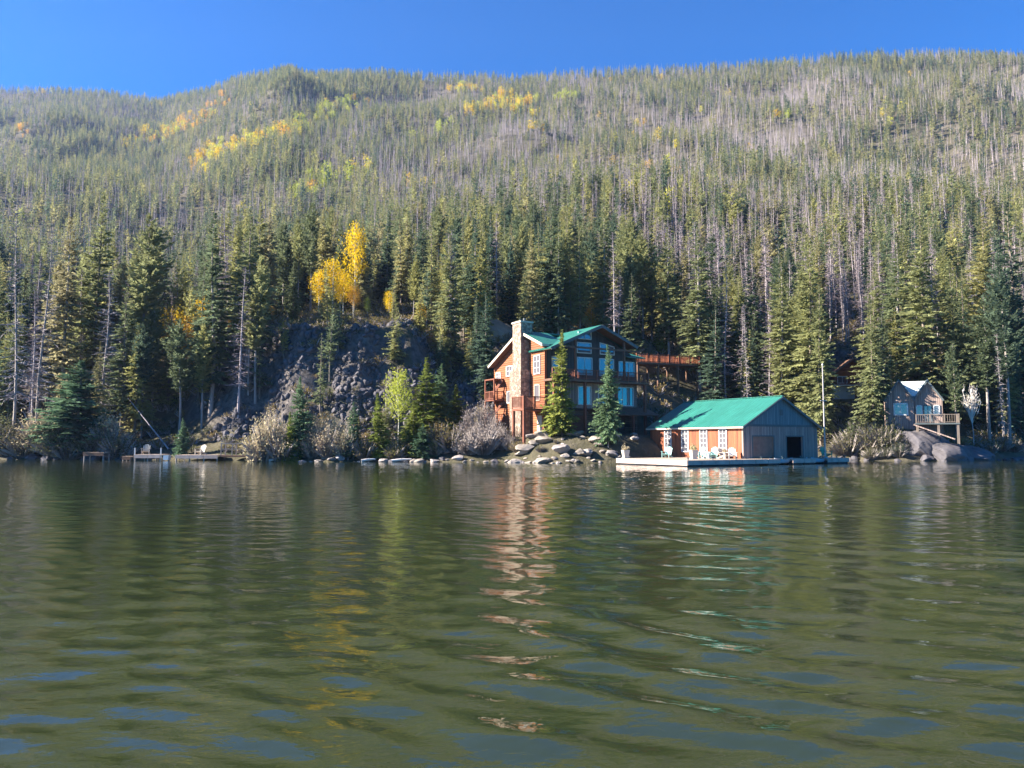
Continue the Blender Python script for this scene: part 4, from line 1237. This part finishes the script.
for sg in (-1, 1):
    mb.beam((BW / 2, -ov - .04, BA - .08), (BW / 2 + sg * (BW / 2 + ov), -ov - .04, BE - ov * sl - .08), .05, .22)
mb.build('rake_board', M['slate'], B)
fB = Frame((0, 0, 0), (0, 1, 0), (-1, 0, 0))
for yc_ in (2.64, 5.35, 8.1, 10.8): window(B, fB, yc_ - .55, yc_ + .55, .55, 2.95, 2, 5, 'white', .1)
mb = MB(); mb.box(D1[0], D1[1], .06, .14, .05, DH); dr = mb.build('boat_door', M['door_brown'], B)
mb = MB(); mb.box(D1[0] - .12, D1[0], -.04, 0, 0, DH + .12); mb.box(D1[1], D1[1] + .12, -.04, 0, 0, DH + .12); mb.box(D1[0], D1[1], -.04, 0, DH, DH + .12); mb.build('door_frame', M['slate'], dr)
mb = MB(); mb.box(D2[0] - .12, D2[0], -.04, 0, 0, DH + .12); mb.box(D2[1], D2[1] + .12, -.04, 0, 0, DH + .12); mb.box(D2[0], D2[1], -.04, 0, DH, DH + .12); mb.build('door_frame', M['slate'], B)
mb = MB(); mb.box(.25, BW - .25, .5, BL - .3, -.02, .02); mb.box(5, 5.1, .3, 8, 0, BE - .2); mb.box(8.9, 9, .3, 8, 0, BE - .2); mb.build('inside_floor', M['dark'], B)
mb = MB(); mb.box(.05, BW - .05, -.05, 0, BE - .1, BE + .12); mb.build('band_board', M['slate'], B)
mb = MB(); mb.box(5.2, 5.6, -.09, -.03, 4.3, 4.9); mb.build('gable_vent', M['slate'], B)

# dock round the boathouse, floating sections with dark floats
DK = empty('dock', (22.5, 75.0, 0), ANG, 'long pale wooden dock wrapping round the boathouse', 'dock')
mb = MB()
mb.box(-9.3, -.05, -2.2, 8.0, DZ - .16, DZ)
mb.build('deck', M['deck_board'], DK)
mb = MB(); mb.box(-9.34, -9.3, -2.2, 8.0, .12, DZ - .01)
mb.build('skirt_board', M['fascia'], DK)
xs_ = np.linspace(-9.3, 12.8, 14)
for i in range(13):
    a0, a1 = xs_[i] + .03, xs_[i + 1] - .03
    if i in (7, 10): continue            # the two slips
    mb = MB()
    if xs_[i] > -.1 or True: mb.box(max(a0, -9.3), a1, -2.24, -2.2, .16, DZ - .02)
    mb.build('front_board', M['fascia'], DK)
    if a1 > 0.1:
        mb = MB(); mb.box(max(a0, 0.0), a1, -2.2, -.1 if a1 < BW + .3 else 1.6, DZ - .16, DZ); mb.build('deck_section', M['deck_board'], DK)
mb = MB(); mb.box(-9.2, -.1, -2.1, 7.9, -.1, .12); mb.build('float', M['float'], DK)
for i in range(6, 13):
    if i in (7, 10): continue
    mb = MB(); mb.box(max(xs_[i] + .1, 0.05), xs_[i + 1] - .1, -2.1, -.2, -.1, .3); mb.build('float', M['float'], DK)
for i, x_ in enumerate((-9.0, -6, -3, 0.3, 3.2, 5.8, 9.0, 11.2, 12.5)):
    mb = MB(); mb.tube((x_, -1.95, DZ), (x_, -1.95, DZ + .22), .05); mb.beam((x_ - .16, -1.95, DZ + .22), (x_ + .16, -1.95, DZ + .22), .06); mb.build('cleat', M['slate'], DK)


def from_dock(x_, y_, z_=DZ):
    c, s = math.cos(ANG), math.sin(ANG)
    return (22.5 + x_ * c - y_ * s, 75 + x_ * s + y_ * c, z_)


def dinghy(loc, rz, label, m):
    r = empty('rowing_boat', loc, rz, label, 'boat', 'small boats in the dock slips')
    b = MB(); n = 9; sec = []
    for i in range(n):
        t = i / (n - 1); w = .62 * (1 - (2 * abs(t - .42)) ** 2.6 * .75) * (1 if t < .9 else .55); xx = t * 2.9 - 1.45
        sh = .42 + .16 * (2 * t - 1) ** 2
        sec.append([(xx, -w, sh), (xx, -w * .75, .12), (xx, 0, 0), (xx, w * .75, .12), (xx, w, sh), (xx, w * .88, sh), (xx, w * .6, .17), (xx, -w * .6, .17), (xx, -w * .88, sh)])
    k = len(sec[0]); vv = [p for s_ in sec for p in s_]; b.v = vv
    b.f = [(i * k + j, i * k + (j + 1) % k, (i + 1) * k + (j + 1) % k, (i + 1) * k + j) for i in range(n - 1) for j in range(k)] + [tuple(range(k))[::-1], tuple((n - 1) * k + j for j in range(k))]
    b.build('hull', m, r)
    for x_ in (-.6, .4): MB().box(x_ - .12, x_ + .12, -.5, .5, .3, .34).build('bench', M['planter'], r)


dinghy(from_dock(3.9, -1.3, .08), ANG, 'low pale blue boat in the slip before the brown boathouse door', M['pale_blue'])
dinghy(from_dock(9.2, -1.3, .08), ANG, 'low pale blue boat in the slip near the flagpole', M['pale_blue'])

# flagpole at the gable corner
fp = from_dock(BW + .1, -.8)
FP = empty('flagpole', fp, ANG, 'tall bare grey flagpole with a short crosspiece at the corner of the boathouse', 'flagpole')
MB().tube((0, 0, 0), (0, 0, 9.6), .085, .05, 10).build('pole', M['pole'], FP)
MB().beam((-.5, 0, 5.9), (.5, 0, 5.9), .07).build('crosspiece', M['pole'], FP)
MB().tube((0, 0, 9.6), (0, 0, 9.76), .1, .05, 8).build('finial', M['white'], FP)
MB().box(-.18, .18, -.18, .18, 0, .12).build('base', M['slate'], FP)


def adirondack(x_, y_, rz, label, m, s=1.0, z_=DZ, world=None):
    r = empty('deck_chair', world or from_dock(x_, y_, z_), rz, label, 'chair', None, s)
    b = MB()
    for k in range(6): b.box(-.3, .3, -.35 + k * .11, -.26 + k * .11, .36 - k * .025, .385 - k * .025)
    b.build('seat', m, r)
    b = MB()
    for k in range(5):
        xx = (k - 2) * .125; top = 1.05 - .035 * (k - 2) ** 2
        b.beam((xx, .24, .22), (xx * 1.15, .24 + (top - .22) * .42, top), .105, .03)
    b.beam((-.32, .36, .5), (.32, .36, .5), .04, .07); b.build('backrest', m, r)
    for sx_ in (-1, 1):
        b = MB(); b.box(sx_ * .36 - .07, sx_ * .36 + .07, -.42, .42, .58, .61); b.build('armrest', m, r)
        b = MB(); b.beam((sx_ * .34, -.33, 0), (sx_ * .34, -.33, .58), .09, .04); b.build('leg', m, r)
        b = MB(); b.beam((sx_ * .31, -.33, .34), (sx_ * .31, .62, .02), .04, .12); b.build('leg', m, r)
    return r


adirondack(-3.4, 7.2, R(-35), 'pale teal slatted deck chair by the leftmost boathouse window', M['teal_paint'], 1.1)
adirondack(-2.4, 3.6, R(-60), 'pale teal slatted deck chair by the second window from the left', M['teal_paint'], 1.1)
adirondack(-1.7, 2.3, R(-30), 'pale mint deck chair beside the tall white planter of the dock', M['teal_paint'], 1.1)
adirondack(-1.2, .3, R(-10), 'white slatted deck chair at the front corner of the boathouse', M['white'], 1.05)
adirondack(-1.5, 1.1, R(40), 'pale deck chair turned to the water near the rightmost window', M['planter'], 1.0)
adirondack(12.0, -.1, R(20), 'green deck chair right of the flagpole', M['green_paint'], 1.1)


def planter(loc, label, s=1.0, plantm='brush'):
    r = empty('planter', loc, .3, label, 'planter', None, s)
    b = MB(); b.slab([(-.26, -.26, 0), (.26, -.26, 0), (.26, .26, 0), (-.26, .26, 0)], (0, 0, .08)); b.build('base', M['planter'], r)
    b = MB(); n = len(b.v); b.v += [(-.2, -.2, .08), (.2, -.2, .08), (.2, .2, .08), (-.2, .2, .08), (-.3, -.3, .75), (.3, -.3, .75), (.3, .3, .75), (-.3, .3, .75)]
    b.f += [(3, 2, 1, 0), (4, 5, 6, 7), (0, 1, 5, 4), (1, 2, 6, 5), (2, 3, 7, 6), (3, 0, 4, 7)]; b.build('pot', M['planter'], r)
    tc, cr = shrub(.55, .4, 26, 7, int(loc[0] * 10) % 97, .07, .01)
    o = child('flowers', tri_mesh('planter_plant', *Soup().add(*tc).add(*cr).out(), M['willow']), r, (0, 0, .7))
    return r


planter(from_dock(-5.0, 1.6), 'tall white planter standing near the middle of the boathouse deck', 1.15)
planter(from_dock(-8.7, 7.3), 'pale stone planter at the far left end of the boathouse dock', 1.1)
planter(from_dock(-.6, 1.9), 'low pale planter against the orange wall by the rightmost window', .8)
# low table and storage box by the wall
T = empty('side_table', from_dock(-3.0, 2.1), .2, 'small white table between the pale teal chairs of the dock', 'table')
MB().box(-.35, .35, -.35, .35, .47, .52).build('tabletop', M['white'], T)
for a, b_ in ((-1, -1), (1, -1), (1, 1), (-1, 1)): MB().box(a * .28 - .03, a * .28 + .03, b_ * .28 - .03, b_ * .28 + .03, 0, .47).build('leg', M['white'], T)
T = empty('storage_box', from_dock(-.75, 3.9), ANG, 'pale storage box against the orange wall under the windows', 'box')
MB().box(-.3, .3, -.7, .7, 0, .55).build('body', M['teal_paint'], T); MB().box(-.33, .33, -.73, .73, .552, .62).build('lid', M['white'], T)

# ================================================================ twin-gabled cabin
C_ = at(886, 430, 94.0)
CB = empty('cabin', (C_[0], C_[1], 3.9), R(-24), 'small grey cabin with twin steep gables and a deck on posts above the boulder', 'cabin')
g1, g2 = 3.1, 6.2
mb = MB()
mb.slab([(0, 0, -.8), (g1, 0, -.8), (g1, 0, 3.4), (g1 / 2, 0, 5.75), (0, 0, 3.4)], (0, .2, 0)); mb.build('left_gable_wall', M['grey_board'], CB)
mb = MB(); mb.slab([(g1 + .01, .5, -.8), (g2, .5, -.8), (g2, .5, 3.4), (g1 * 1.5, .5, 5.65), (g1 + .01, .5, 3.4)], (0, .2, 0)); mb.build('right_gable_wall', M['grey_board'], CB)
mb = MB(); mb.box(0, .2, .2, 6, -.8, 3.4); mb.box(g2 - .2, g2, .7, 6, -.8, 3.4); mb.box(.2, g2 - .2, 5.8, 6, -.8, 3.4); mb.build('side_walls', M['grey_board'], CB)
mb = MB()
for x0, y0, zt in ((0, -.35, 5.85), (g1, .15, 5.80)):
    roof_plane(mb, (x0 - .12, y0, 3.3), (x0 - .12, 3.0, 3.3), (x0 + g1 / 2, 3.0, zt), (x0 + g1 / 2, y0, zt), .1)
    roof_plane(mb, (x0 + g1 + .12, y0 + .01, 3.3), (x0 + g1 + .12, 3.01, 3.3), (x0 + g1 / 2, 3.01, zt), (x0 + g1 / 2, y0 + .01, zt), .1)
roof_plane(mb, (g1 / 2, .75, 3.85), (g1 * 1.5, .75, 3.85), (g1 * 1.5, 3.2, 5.82), (g1 / 2, 3.2, 5.82), .1)
roof_plane(mb, (.1, 6.3, 3.3), (g2 - .1, 6.3, 3.3), (g1 * 1.5, 3.2, 5.82), (g1 / 2, 3.2, 5.82), .1)
mb.build('roof', M['pale_roof'], CB)
mb = MB()
for x0, y0, zt in ((0, -.37, 5.75), (g1, .13, 5.65)):
    mb.beam((x0 - .1, y0, 3.2), (x0 + g1 / 2, y0, zt), .05, .2); mb.beam((x0 + g1 + .1, y0, 3.2), (x0 + g1 / 2, y0, zt), .05, .2)
mb.build('rake_board', M['slate'], CB)
fc = Frame((0, 0, 0), (1, 0, 0), (0, -1, 0)); fd = Frame((0, .5, 0), (1, 0, 0), (0, -1, 0))
window(CB, fc, .9, 2.5, 1.5, 3.0, 2, 1, 'white', .16); window(CB, fd, g1 + .25, g1 + .95, 1.5, 2.7, 1, 1); window(CB, fd, g1 + 2.1, g1 + 2.8, 1.5, 2.7, 1, 1)
window(CB, fd, g1 + 1.05, g1 + 2.0, .55, 2.7, 2, 1, 'slate', name='glass_door')
mb = MB(); mb.box(g1, g2 + 1.5, -1.8, .45, .35, .5); dk = mb.build('deck', M['slate'], CB)
railing(dk, (g1 + .1, -1.75, .5), (g2 + 1.4, -1.75, .5), 1.0, 'bark', .22, 1.3); railing(dk, (g2 + 1.4, -1.65, .5), (g2 + 1.4, .4, .5), 1.0, 'bark', .22, 1.3)
for x_ in (g1 + .2, g1 + 2.4, g2 + 1.3):
    mb = MB(); mb.box(x_ - .12, x_ + .12, -1.72, -1.52, -2.6, .34); mb.build('deck_post', M['bark'], CB)
mb = MB(); mb.beam((g1 - .2, -2.5, .3), (g2 + .8, -3.2, -1.4), .9, .12); mb.build('ramp', M['grey_board'], CB)

# ================================================================ orange cabin in the trees
C_ = at(833, 402, 116.0)
OC = empty('log_cabin', (C_[0], C_[1], C_[2]), R(-5), 'orange log cabin half hidden among the spruces above the shore right of the boathouse', 'cabin')
mb = MB(); mb.slab([(0, 0, -1.5), (6, 0, -1.5), (6, 0, 4.0), (3, 0, 6.3), (0, 0, 4.0)], (0, .3, 0)); mb.build('front_wall', M['orange_log'], OC)
mb = MB(); mb.box(0, .3, .3, 6, -1.5, 4); mb.box(5.7, 6, .3, 6, -1.5, 4); mb.build('side_walls', M['orange_log'], OC)
mb = MB(); mb.box(-.05, 3.2, -.1, -.005, -.5, 2.3); mb.build('white_panel', M['white'], OC)
mb = MB(); roof_plane(mb, (-.6, -.8, 3.7), (-.6, 6.5, 3.7), (3, 6.5, 6.55), (3, -.8, 6.55)); roof_plane(mb, (6.6, -.8, 3.7), (6.6, 6.5, 3.7), (3, 6.5, 6.55), (3, -.8, 6.55)); mb.build('roof', M['brown_wood'], OC)
fo = Frame((0, 0, 0), (1, 0, 0), (0, -1, 0)); window(OC, fo, 3.5, 4.9, .2, 1.8, 2, 1); window(OC, fo, .7, 2.2, 2.8, 3.9, 2, 1); window(OC, fo, 3.4, 4.8, 2.8, 3.9, 2, 1)
mb = MB(); mb.box(-.3, 6.3, -1.5, -.11, 2.35, 2.5); bl = mb.build('balcony', M['white'], OC); railing(bl, (-.2, -1.45, 2.5), (6.2, -1.45, 2.5), .9, 'red_wood', .2)

# ================================================================ small docks of the left shore
def flat_dock(px0, px1, Y_, z_, depth, label, name='dock', m='fascia'):
    a, b_ = at(px0, 450, Y_), at(px1, 450, Y_)
    r = empty(name, (a[0], Y_, 0), 0, label, 'dock'); w = b_[0] - a[0]
    mb = MB(); mb.box(0, w, 0, depth, z_ - .12, z_); mb.build('deck', M['deck_board'], r)
    n = max(1, round(w / 1.9))
    for i in range(n):
        mb = MB(); mb.box(w * i / n + .03, w * (i + 1) / n - .03, -.04, -.002, z_ - .42, z_ - .01); mb.build('front_board', M[m], r)
    for i in range(n + 1):
        x_ = min(max(w * i / n, .12), w - .12)
        for y_ in (.15, depth - .15):
            mb = MB(); mb.tube((x_, y_, -.8), (x_, y_, z_ - .13), .09); mb.build('pile', M['bark_pale'], r)
    return r, w


r1, w1 = flat_dock(134, 161, 90.5, .72, 2.6, 'small square white-fronted dock left of the railed dock')
for x_ in (.05, w1 - .05): MB().box(x_ - .06, x_ + .06, .05, .17, .3, 1.5).build('post', M['white'], r1)
r2, w2 = flat_dock(175, 218, 90.0, .68, 2.6, 'pale wooden dock with a white chair, joined to a railed gangway')
MB().box(-1.5, -.9, .3, 1.0, .1, .62).build('step', M['pale_blue'], r2)
a, b_ = at(218, 450, 90.0), at(263, 450, 90.8)
GW = empty('gangway', (a[0] + .1, 90.2, 0), 0, 'brown gangway with a two-rail handrail running ashore beside the willow thicket', 'gangway')
gl = b_[0] - a[0]
MB().box(0, gl, 0, 1.5, .42, .62).build('deck', M['brown_wood'], GW)
for y_ in (.06, 1.44):
    mb = MB(); mb.beam((.1, y_, 2.0), (gl - .9, y_, 2.0), .1); mb.beam((.1, y_, 1.35), (gl - .9, y_, 1.35), .08)
    for x_ in np.linspace(.15, gl - .95, 4): mb.beam((x_, y_, .62), (x_ + .05, y_, 2.1), .11)
    mb.build('railing', M['bark_pale'], GW)
r3, w3 = flat_dock(83, 104, 92.5, .95, 1.6, 'narrow dark table-like dock below the broad rounded spruce', m='brown_wood')
r4, w4 = flat_dock(122, 131, 91.5, .5, 1.2, 'tiny low landing stage beside the square white-fronted dock', m='brown_wood')
p = at(145, 450, 91.6); adirondack(0, 0, R(15), 'white slatted chair on the small square left dock', M['planter'], 1.15, world=(p[0], 91.8, .72))
p = at(201, 450, 91.4); adirondack(0, 0, R(-20), 'white slatted chair on the pale dock beside the gangway', M['planter'], 1.15, world=(p[0], 91.2, .68))

# ---------------------------------------------------------------- haze
mb = MB(); mb.box(-1150, 1150, -60, 1400, -7, 760)
hz = mb.build('haze', bpy.data.materials.new('haze'), None)
hm = hz.data.materials[0]; hm.use_nodes = True; hn = hm.node_tree.nodes; hn.clear()
pv = hn.new('ShaderNodeVolumePrincipled'); ho = hn.new('ShaderNodeOutputMaterial')
pv.inputs['Color'].default_value = (.42, .58, 1.0, 1); pv.inputs['Density'].default_value = HAZE; pv.inputs['Anisotropy'].default_value = 0.2
hm.node_tree.links.new(pv.outputs[0], ho.inputs['Volume'])
tag(hz, kind='stuff')
# ---------------------------------------------------------------- shrubs of the shore
for m_, nm_, var in (('willow', 'willow_shrub', 3), ('brush', 'brush_shrub', 3)):
    PROTO[nm_] = [(tri_mesh(nm_ + '_stems', *a_, M['bark_pale']), tri_mesh(nm_ + '_leaves', *b_, M[m_])) for a_, b_ in
                  [shrub(3.0, 1.7, 130, 15, 1000 + 7 * i + (50 if m_ == 'brush' else 0), .085, .014) for i in range(var)]]
M['grey_twigs'] = foliage('grey_twigs', [(0, (.30, .25, .22)), (1, (.38, .32, .27))], trans=.1)
M['dark_leaf'] = foliage('dark_shrub_leaves', [(0, (.07, .09, .045)), (.5, (.13, .13, .06)), (1, (.17, .15, .08))], trans=.3)  # darker olive leaf colours
PROTO['grey_shrub'] = [(a_, b_.copy()) for a_, b_ in PROTO['willow_shrub']]
for a_, b_ in PROTO['grey_shrub']: b_.materials[0] = M['grey_twigs']
PROTO['dark_shrub'] = [(a_, b_.copy()) for a_, b_ in PROTO['brush_shrub']]
for a_, b_ in PROTO['dark_shrub']: b_.materials[0] = M['dark_leaf']
SB = {}


def bush(px, top, Y_, kind, wide, adj, group):
    g = ground_at(px, Y_, -.05)
    h_ = max(.5, at(px, top, Y_)[2] - g[2]); s_ = h_ / 3.0
    e_ = empty('shrub', g, random.uniform(0, 6.28), None, 'shrub', group, (s_ * wide, s_ * wide, s_))
    a_, b_ = PROTO[kind][random.randrange(3)]
    child('stems', a_, e_); child('leaves', b_, e_)
    SB.setdefault((adj, group), []).append((px, h_, e_))


def between(lst, adj, place):
    lst.sort(key=lambda q: q[0])
    for i, (p_, h_, e_) in enumerate(lst):
        n_ = len(lst)
        ones = ['', 'first', 'second', 'third', 'fourth', 'fifth', 'sixth', 'seventh', 'eighth', 'ninth', 'tenth', 'eleventh', 'twelfth', 'thirteenth', 'fourteenth', 'fifteenth', 'sixteenth', 'seventeenth', 'eighteenth', 'nineteenth']
        k_ = i + 1
        w_ = 'last' if (k_ == n_ and n_ > 2) else ones[k_] if k_ < 20 else ('twentieth', 'thirtieth')[k_ // 10 - 2] if k_ % 10 == 0 else ('twenty-', 'thirty-')[k_ // 10 - 2] + ones[k_ % 10]
        e_['label'] = '%s %s, counting from the left' % (w_, (adj + ' ' + place).strip())


for px, top, Y_, w in [(263, 428, 87.2, .7), (268, 414, 87.8, .9), (274, 411, 88.0, .55), (283, 424, 87.0, .9), (307, 412, 88.0, .5), (313, 424, 87.4, .8), (320, 414, 88.4, .6), (327, 423, 87.0, .9), (334, 416, 88.3, .65), (342, 421, 87.2, 1.0), (346, 430, 86.8, 1.0)]:
    bush(px, top, Y_, 'willow_shrub', w, 'straw-coloured willow shrub of the thicket', 'straw willows by the gangway')
for px, top, Y_, w in [(3, 412, 98.5, 1.3), (14, 424, 97.5, 1.3), (26, 430, 97.0, 1.5), (38, 420, 98, 1.2), (47, 408, 98, 1.2), (58, 425, 96.5, 1.4), (70, 432, 96.0, 1.5), (84, 430, 96.5, 1.4), (98, 426, 96.8, 1.3), (110, 414, 97, 1.0), (120, 432, 95.5, 1.3)]:
    bush(px, top, Y_, 'willow_shrub' if px in (47, 38, 110) else 'dark_shrub', w, 'shrub in front of the left shore trees', 'left shore shrubs')
for px, top, Y_, w in [(460, 424, 88.5, .9), (469, 408, 91.0, .5), (477, 420, 89.0, .7), (485, 400, 91.5, .42), (494, 413, 89.5, .55), (502, 424, 87.5, .75), (509, 434, 86.5, .9), (484, 425, 86.8, 1.3), (468, 430, 86.8, 1.3)]:
    bush(px, top, Y_, 'grey_shrub', w, 'bare grey-brown shrub left of the house', 'bare shrubs left of the house')
for px, top, Y_, w in [(438, 420, 89, 1.2), (450, 425, 88, 1.3), (405, 432, 88, 1.3), (365, 436, 87, 1.2), (395, 440, 87, 1.3), (434, 440, 87, 1.3), (517, 440, 85.0, 1.3), (540, 444, 83.0, 1.4), (556, 440, 83.5, 1.3)]:
    bush(px, top, Y_, 'brush_shrub', w, 'low olive-tan shrub on the rocky point', 'low shrubs on the rocky point')
for px, top, Y_, w in [(848, 430, 93.5, 1.3), (858, 418, 94.5, 1.2), (868, 424, 93.0, 1.2), (878, 418, 92.5, 1.1), (888, 424, 91.8, 1.0), (896, 432, 91.2, 1.0), (988, 440, 93.5, 1.4), (1000, 434, 96, 1.3), (1013, 438, 97, 1.5), (840, 436, 94, 1.4), (870, 446, 90.5, 1.5), (884, 447, 90, 1.5), (897, 442, 89.6, 1.2)]:
    bush(px, top, Y_, 'dark_shrub', w, 'dark green shrub of the right shore', 'dark shrubs of the right shore')
for (adj, grp), lst in SB.items(): between(lst, adj, '')

# bleached dead shrub beside the twin-gabled cabin
g = ground_at(972, 95.5, -.1); hb = at(972, 388, 95.5)[2] - g[2]
e_ = empty('bleached_shrub', g, .4, 'bleached dead shrub with pale forking branches right of the twin-gabled cabin', 'shrub')
rg = np.random.default_rng(5); S1 = Soup()
S1.add(*cone_tube(np.array([[0, 0, 0], [.1, 0, hb * .25], [0, .1, hb * .5]]), [.09, .07, .06], 5))
child('trunk', tri_mesh('bleached_trunk', *S1.out(), M['dead']), e_)
S2 = Soup()
for i in range(26):
    a_ = rg.random() * 6.28; sp = rg.uniform(.3, 1.5)
    b0 = np.array([.02, .05, hb * rg.uniform(.42, .55)]); t_ = np.array([math.cos(a_) * sp, math.sin(a_) * sp * .6, hb * rg.uniform(.72, 1.02)])
    mid = (b0 + t_) / 2 + rg.normal(0, .15, 3)
    S2.add(*cone_tube(np.stack([b0, mid, t_]), [.06, .045, .02], 4))
    for k in range(5):
        q = mid + (t_ - mid) * rg.random(); S2.add(*cone_tube(np.stack([q, q + rg.normal(0, .22, 3) + [0, 0, .2], q + rg.normal(0, .35, 3) + [0, 0, .45]]), [.035, .025, .012], 3))
child('branches', tri_mesh('bleached_branches', *S2.out(), M['dead_white']), e_)

# ---------------------------------------------------------------- rocks
RK = {k: [rock_mesh('shore_rock', 60 + 10 * j + i, M[k], fl, 3) for i in range(4)] for j, (k, fl) in enumerate((('rock', .6), ('rock_pale', .55), ('rock_dark_shaded', .6)))}
RB = {}


def rock(px, Y_, size, m, adj, group, z=None, flat=1.0):
    x = (px - 512) / FPX * Y_
    zz = float(height(x, Y_)) if z is None else z
    o = bpy.data.objects.new('rock', RK[m][random.randrange(4)]); COL.objects.link(o)
    o.location = (x, Y_, max(zz, -.1) + size * .12); o.rotation_euler = (random.uniform(-.25, .25), random.uniform(-.25, .25), random.uniform(0, 6.28))
    o.scale = (size, size, size * flat)
    tag(o, None, 'rock', group); RB.setdefault((adj, group), []).append((px, size, o))


random.seed(21)
def shore_y(px): return float(np.interp(px, SH_PX, SH_Y))
for i in range(30):
    px = 508 + i * 4.3 + random.uniform(-1.5, 1.5); rock(px, shore_y(px) + random.uniform(-.9, .9), random.choice([.5, .6, .8, 1.0, 1.6]), 'rock_pale' if i % 3 else 'rock', 'pale waterline rock below the house', 'waterline rocks below the house')
for i in range(26):
    px = random.uniform(515, 640); rock(px, shore_y(px) + random.uniform(1.5, 6), random.choice([.5, .8, 1.1, 1.5, 2.2]), random.choice(['rock', 'rock_pale']), 'rock on the bank under the house', 'bank rocks under the house', flat=.9)
for i in range(34):
    px = 252 + i * 7.3 + random.uniform(-2, 2); rock(px, shore_y(px) + random.uniform(-.5, .8), random.choice([.4, .6, .9, 1.3]), random.choice(['rock', 'rock_dark_shaded', 'rock_pale']), 'small waterline rock from the willow thicket to the house', 'waterline rocks of the rocky point')
for i in range(12):
    px = random.uniform(372, 450); rock(px, shore_y(px) + random.uniform(2, 5), random.choice([.6, .9, 1.4]), 'rock', 'brown rock on the slope of the rocky point', 'slope rocks of the rocky point')
for i in range(13):
    px = random.uniform(0, 130); rock(px, shore_y(px) + random.uniform(-.6, .6), random.choice([.6, .9, 1.5]), 'rock_dark_shaded', 'dark waterline rock of the left shore', 'waterline rocks of the left shore')
for i in range(12):
    px = random.uniform(855, 1020); rock(px, shore_y(px) + random.uniform(-.4, .6), random.choice([.5, .8, 1.2]), 'rock_dark_shaded', 'dark waterline rock of the right shore', 'waterline rocks of the right shore')
for (adj, grp), lst in RB.items(): between(lst, adj, '')
# the big smooth outcrop under the cabin (shade-darkened colour) and ledges behind the house
for px, Y_, sx_, sy_, sz_, zc, m, lab in [(942, 90.6, 9.2, 6.0, 3.8, .6, 'rock_dark_shaded', 'big smooth grey boulder sloping into the water below the cabin deck'),
                                         (915, 92.5, 8.0, 6.0, 5.6, 1.4, 'rock_dark_shaded', 'tall grey rock ledge carrying the twin-gabled cabin'),
                                         (968, 92.6, 6.0, 4.0, 2.8, .5, 'rock_dark_shaded', 'lower rounded boulder right of the big smooth one'),
                                         (495, 121.0, 6.5, 6, 6.5, 17.5, 'rock_pale', 'pale rock ledge on the slope behind the stone chimney'),
                                         (480, 127.0, 7, 5, 5.0, 20.5, 'rock_pale', 'broad pale rock ledge higher on the slope left of the house'),
                                         (760, 104.0, 6, 4, 3.5, 8.0, 'rock', 'grey rock ledge in the forest behind the boathouse roof')]:
    o = bpy.data.objects.new('boulder', rock_mesh('boulder', int(px), M[m], .9, 5)); COL.objects.link(o)
    o.location = ((px - 512) / FPX * Y_, Y_, zc if zc < 3 else float(height((px - 512) / FPX * Y_, Y_)) + .5); o.scale = (sx_ / 1.25, sy_, sz_); o.rotation_euler = (0, .08, .2)
    tag(o, lab, 'boulder')
# driftwood logs
for px0, px1, Y_, lab in ((362, 376, 85.2, 'pale driftwood log lying at the waterline below the short shoreline spruce'), (392, 412, 84.9, 'pale driftwood log half in the water below the low wide pine'), (270, 282, 86.4, 'short bleached log at the foot of the willow thicket')):
    a_, b_ = (px0 - 512) / FPX * Y_, (px1 - 512) / FPX * (Y_ + .6)
    o = child('driftwood_log', tri_mesh('driftwood_log', *cone_tube(np.array([[a_, Y_, .12], [(a_ + b_) / 2, Y_ + .3, .25], [b_, Y_ + .6, .3]]), [.16, .14, .08], 7), M['dead_white'], smooth=True), None)
    tag(o, lab, 'driftwood')
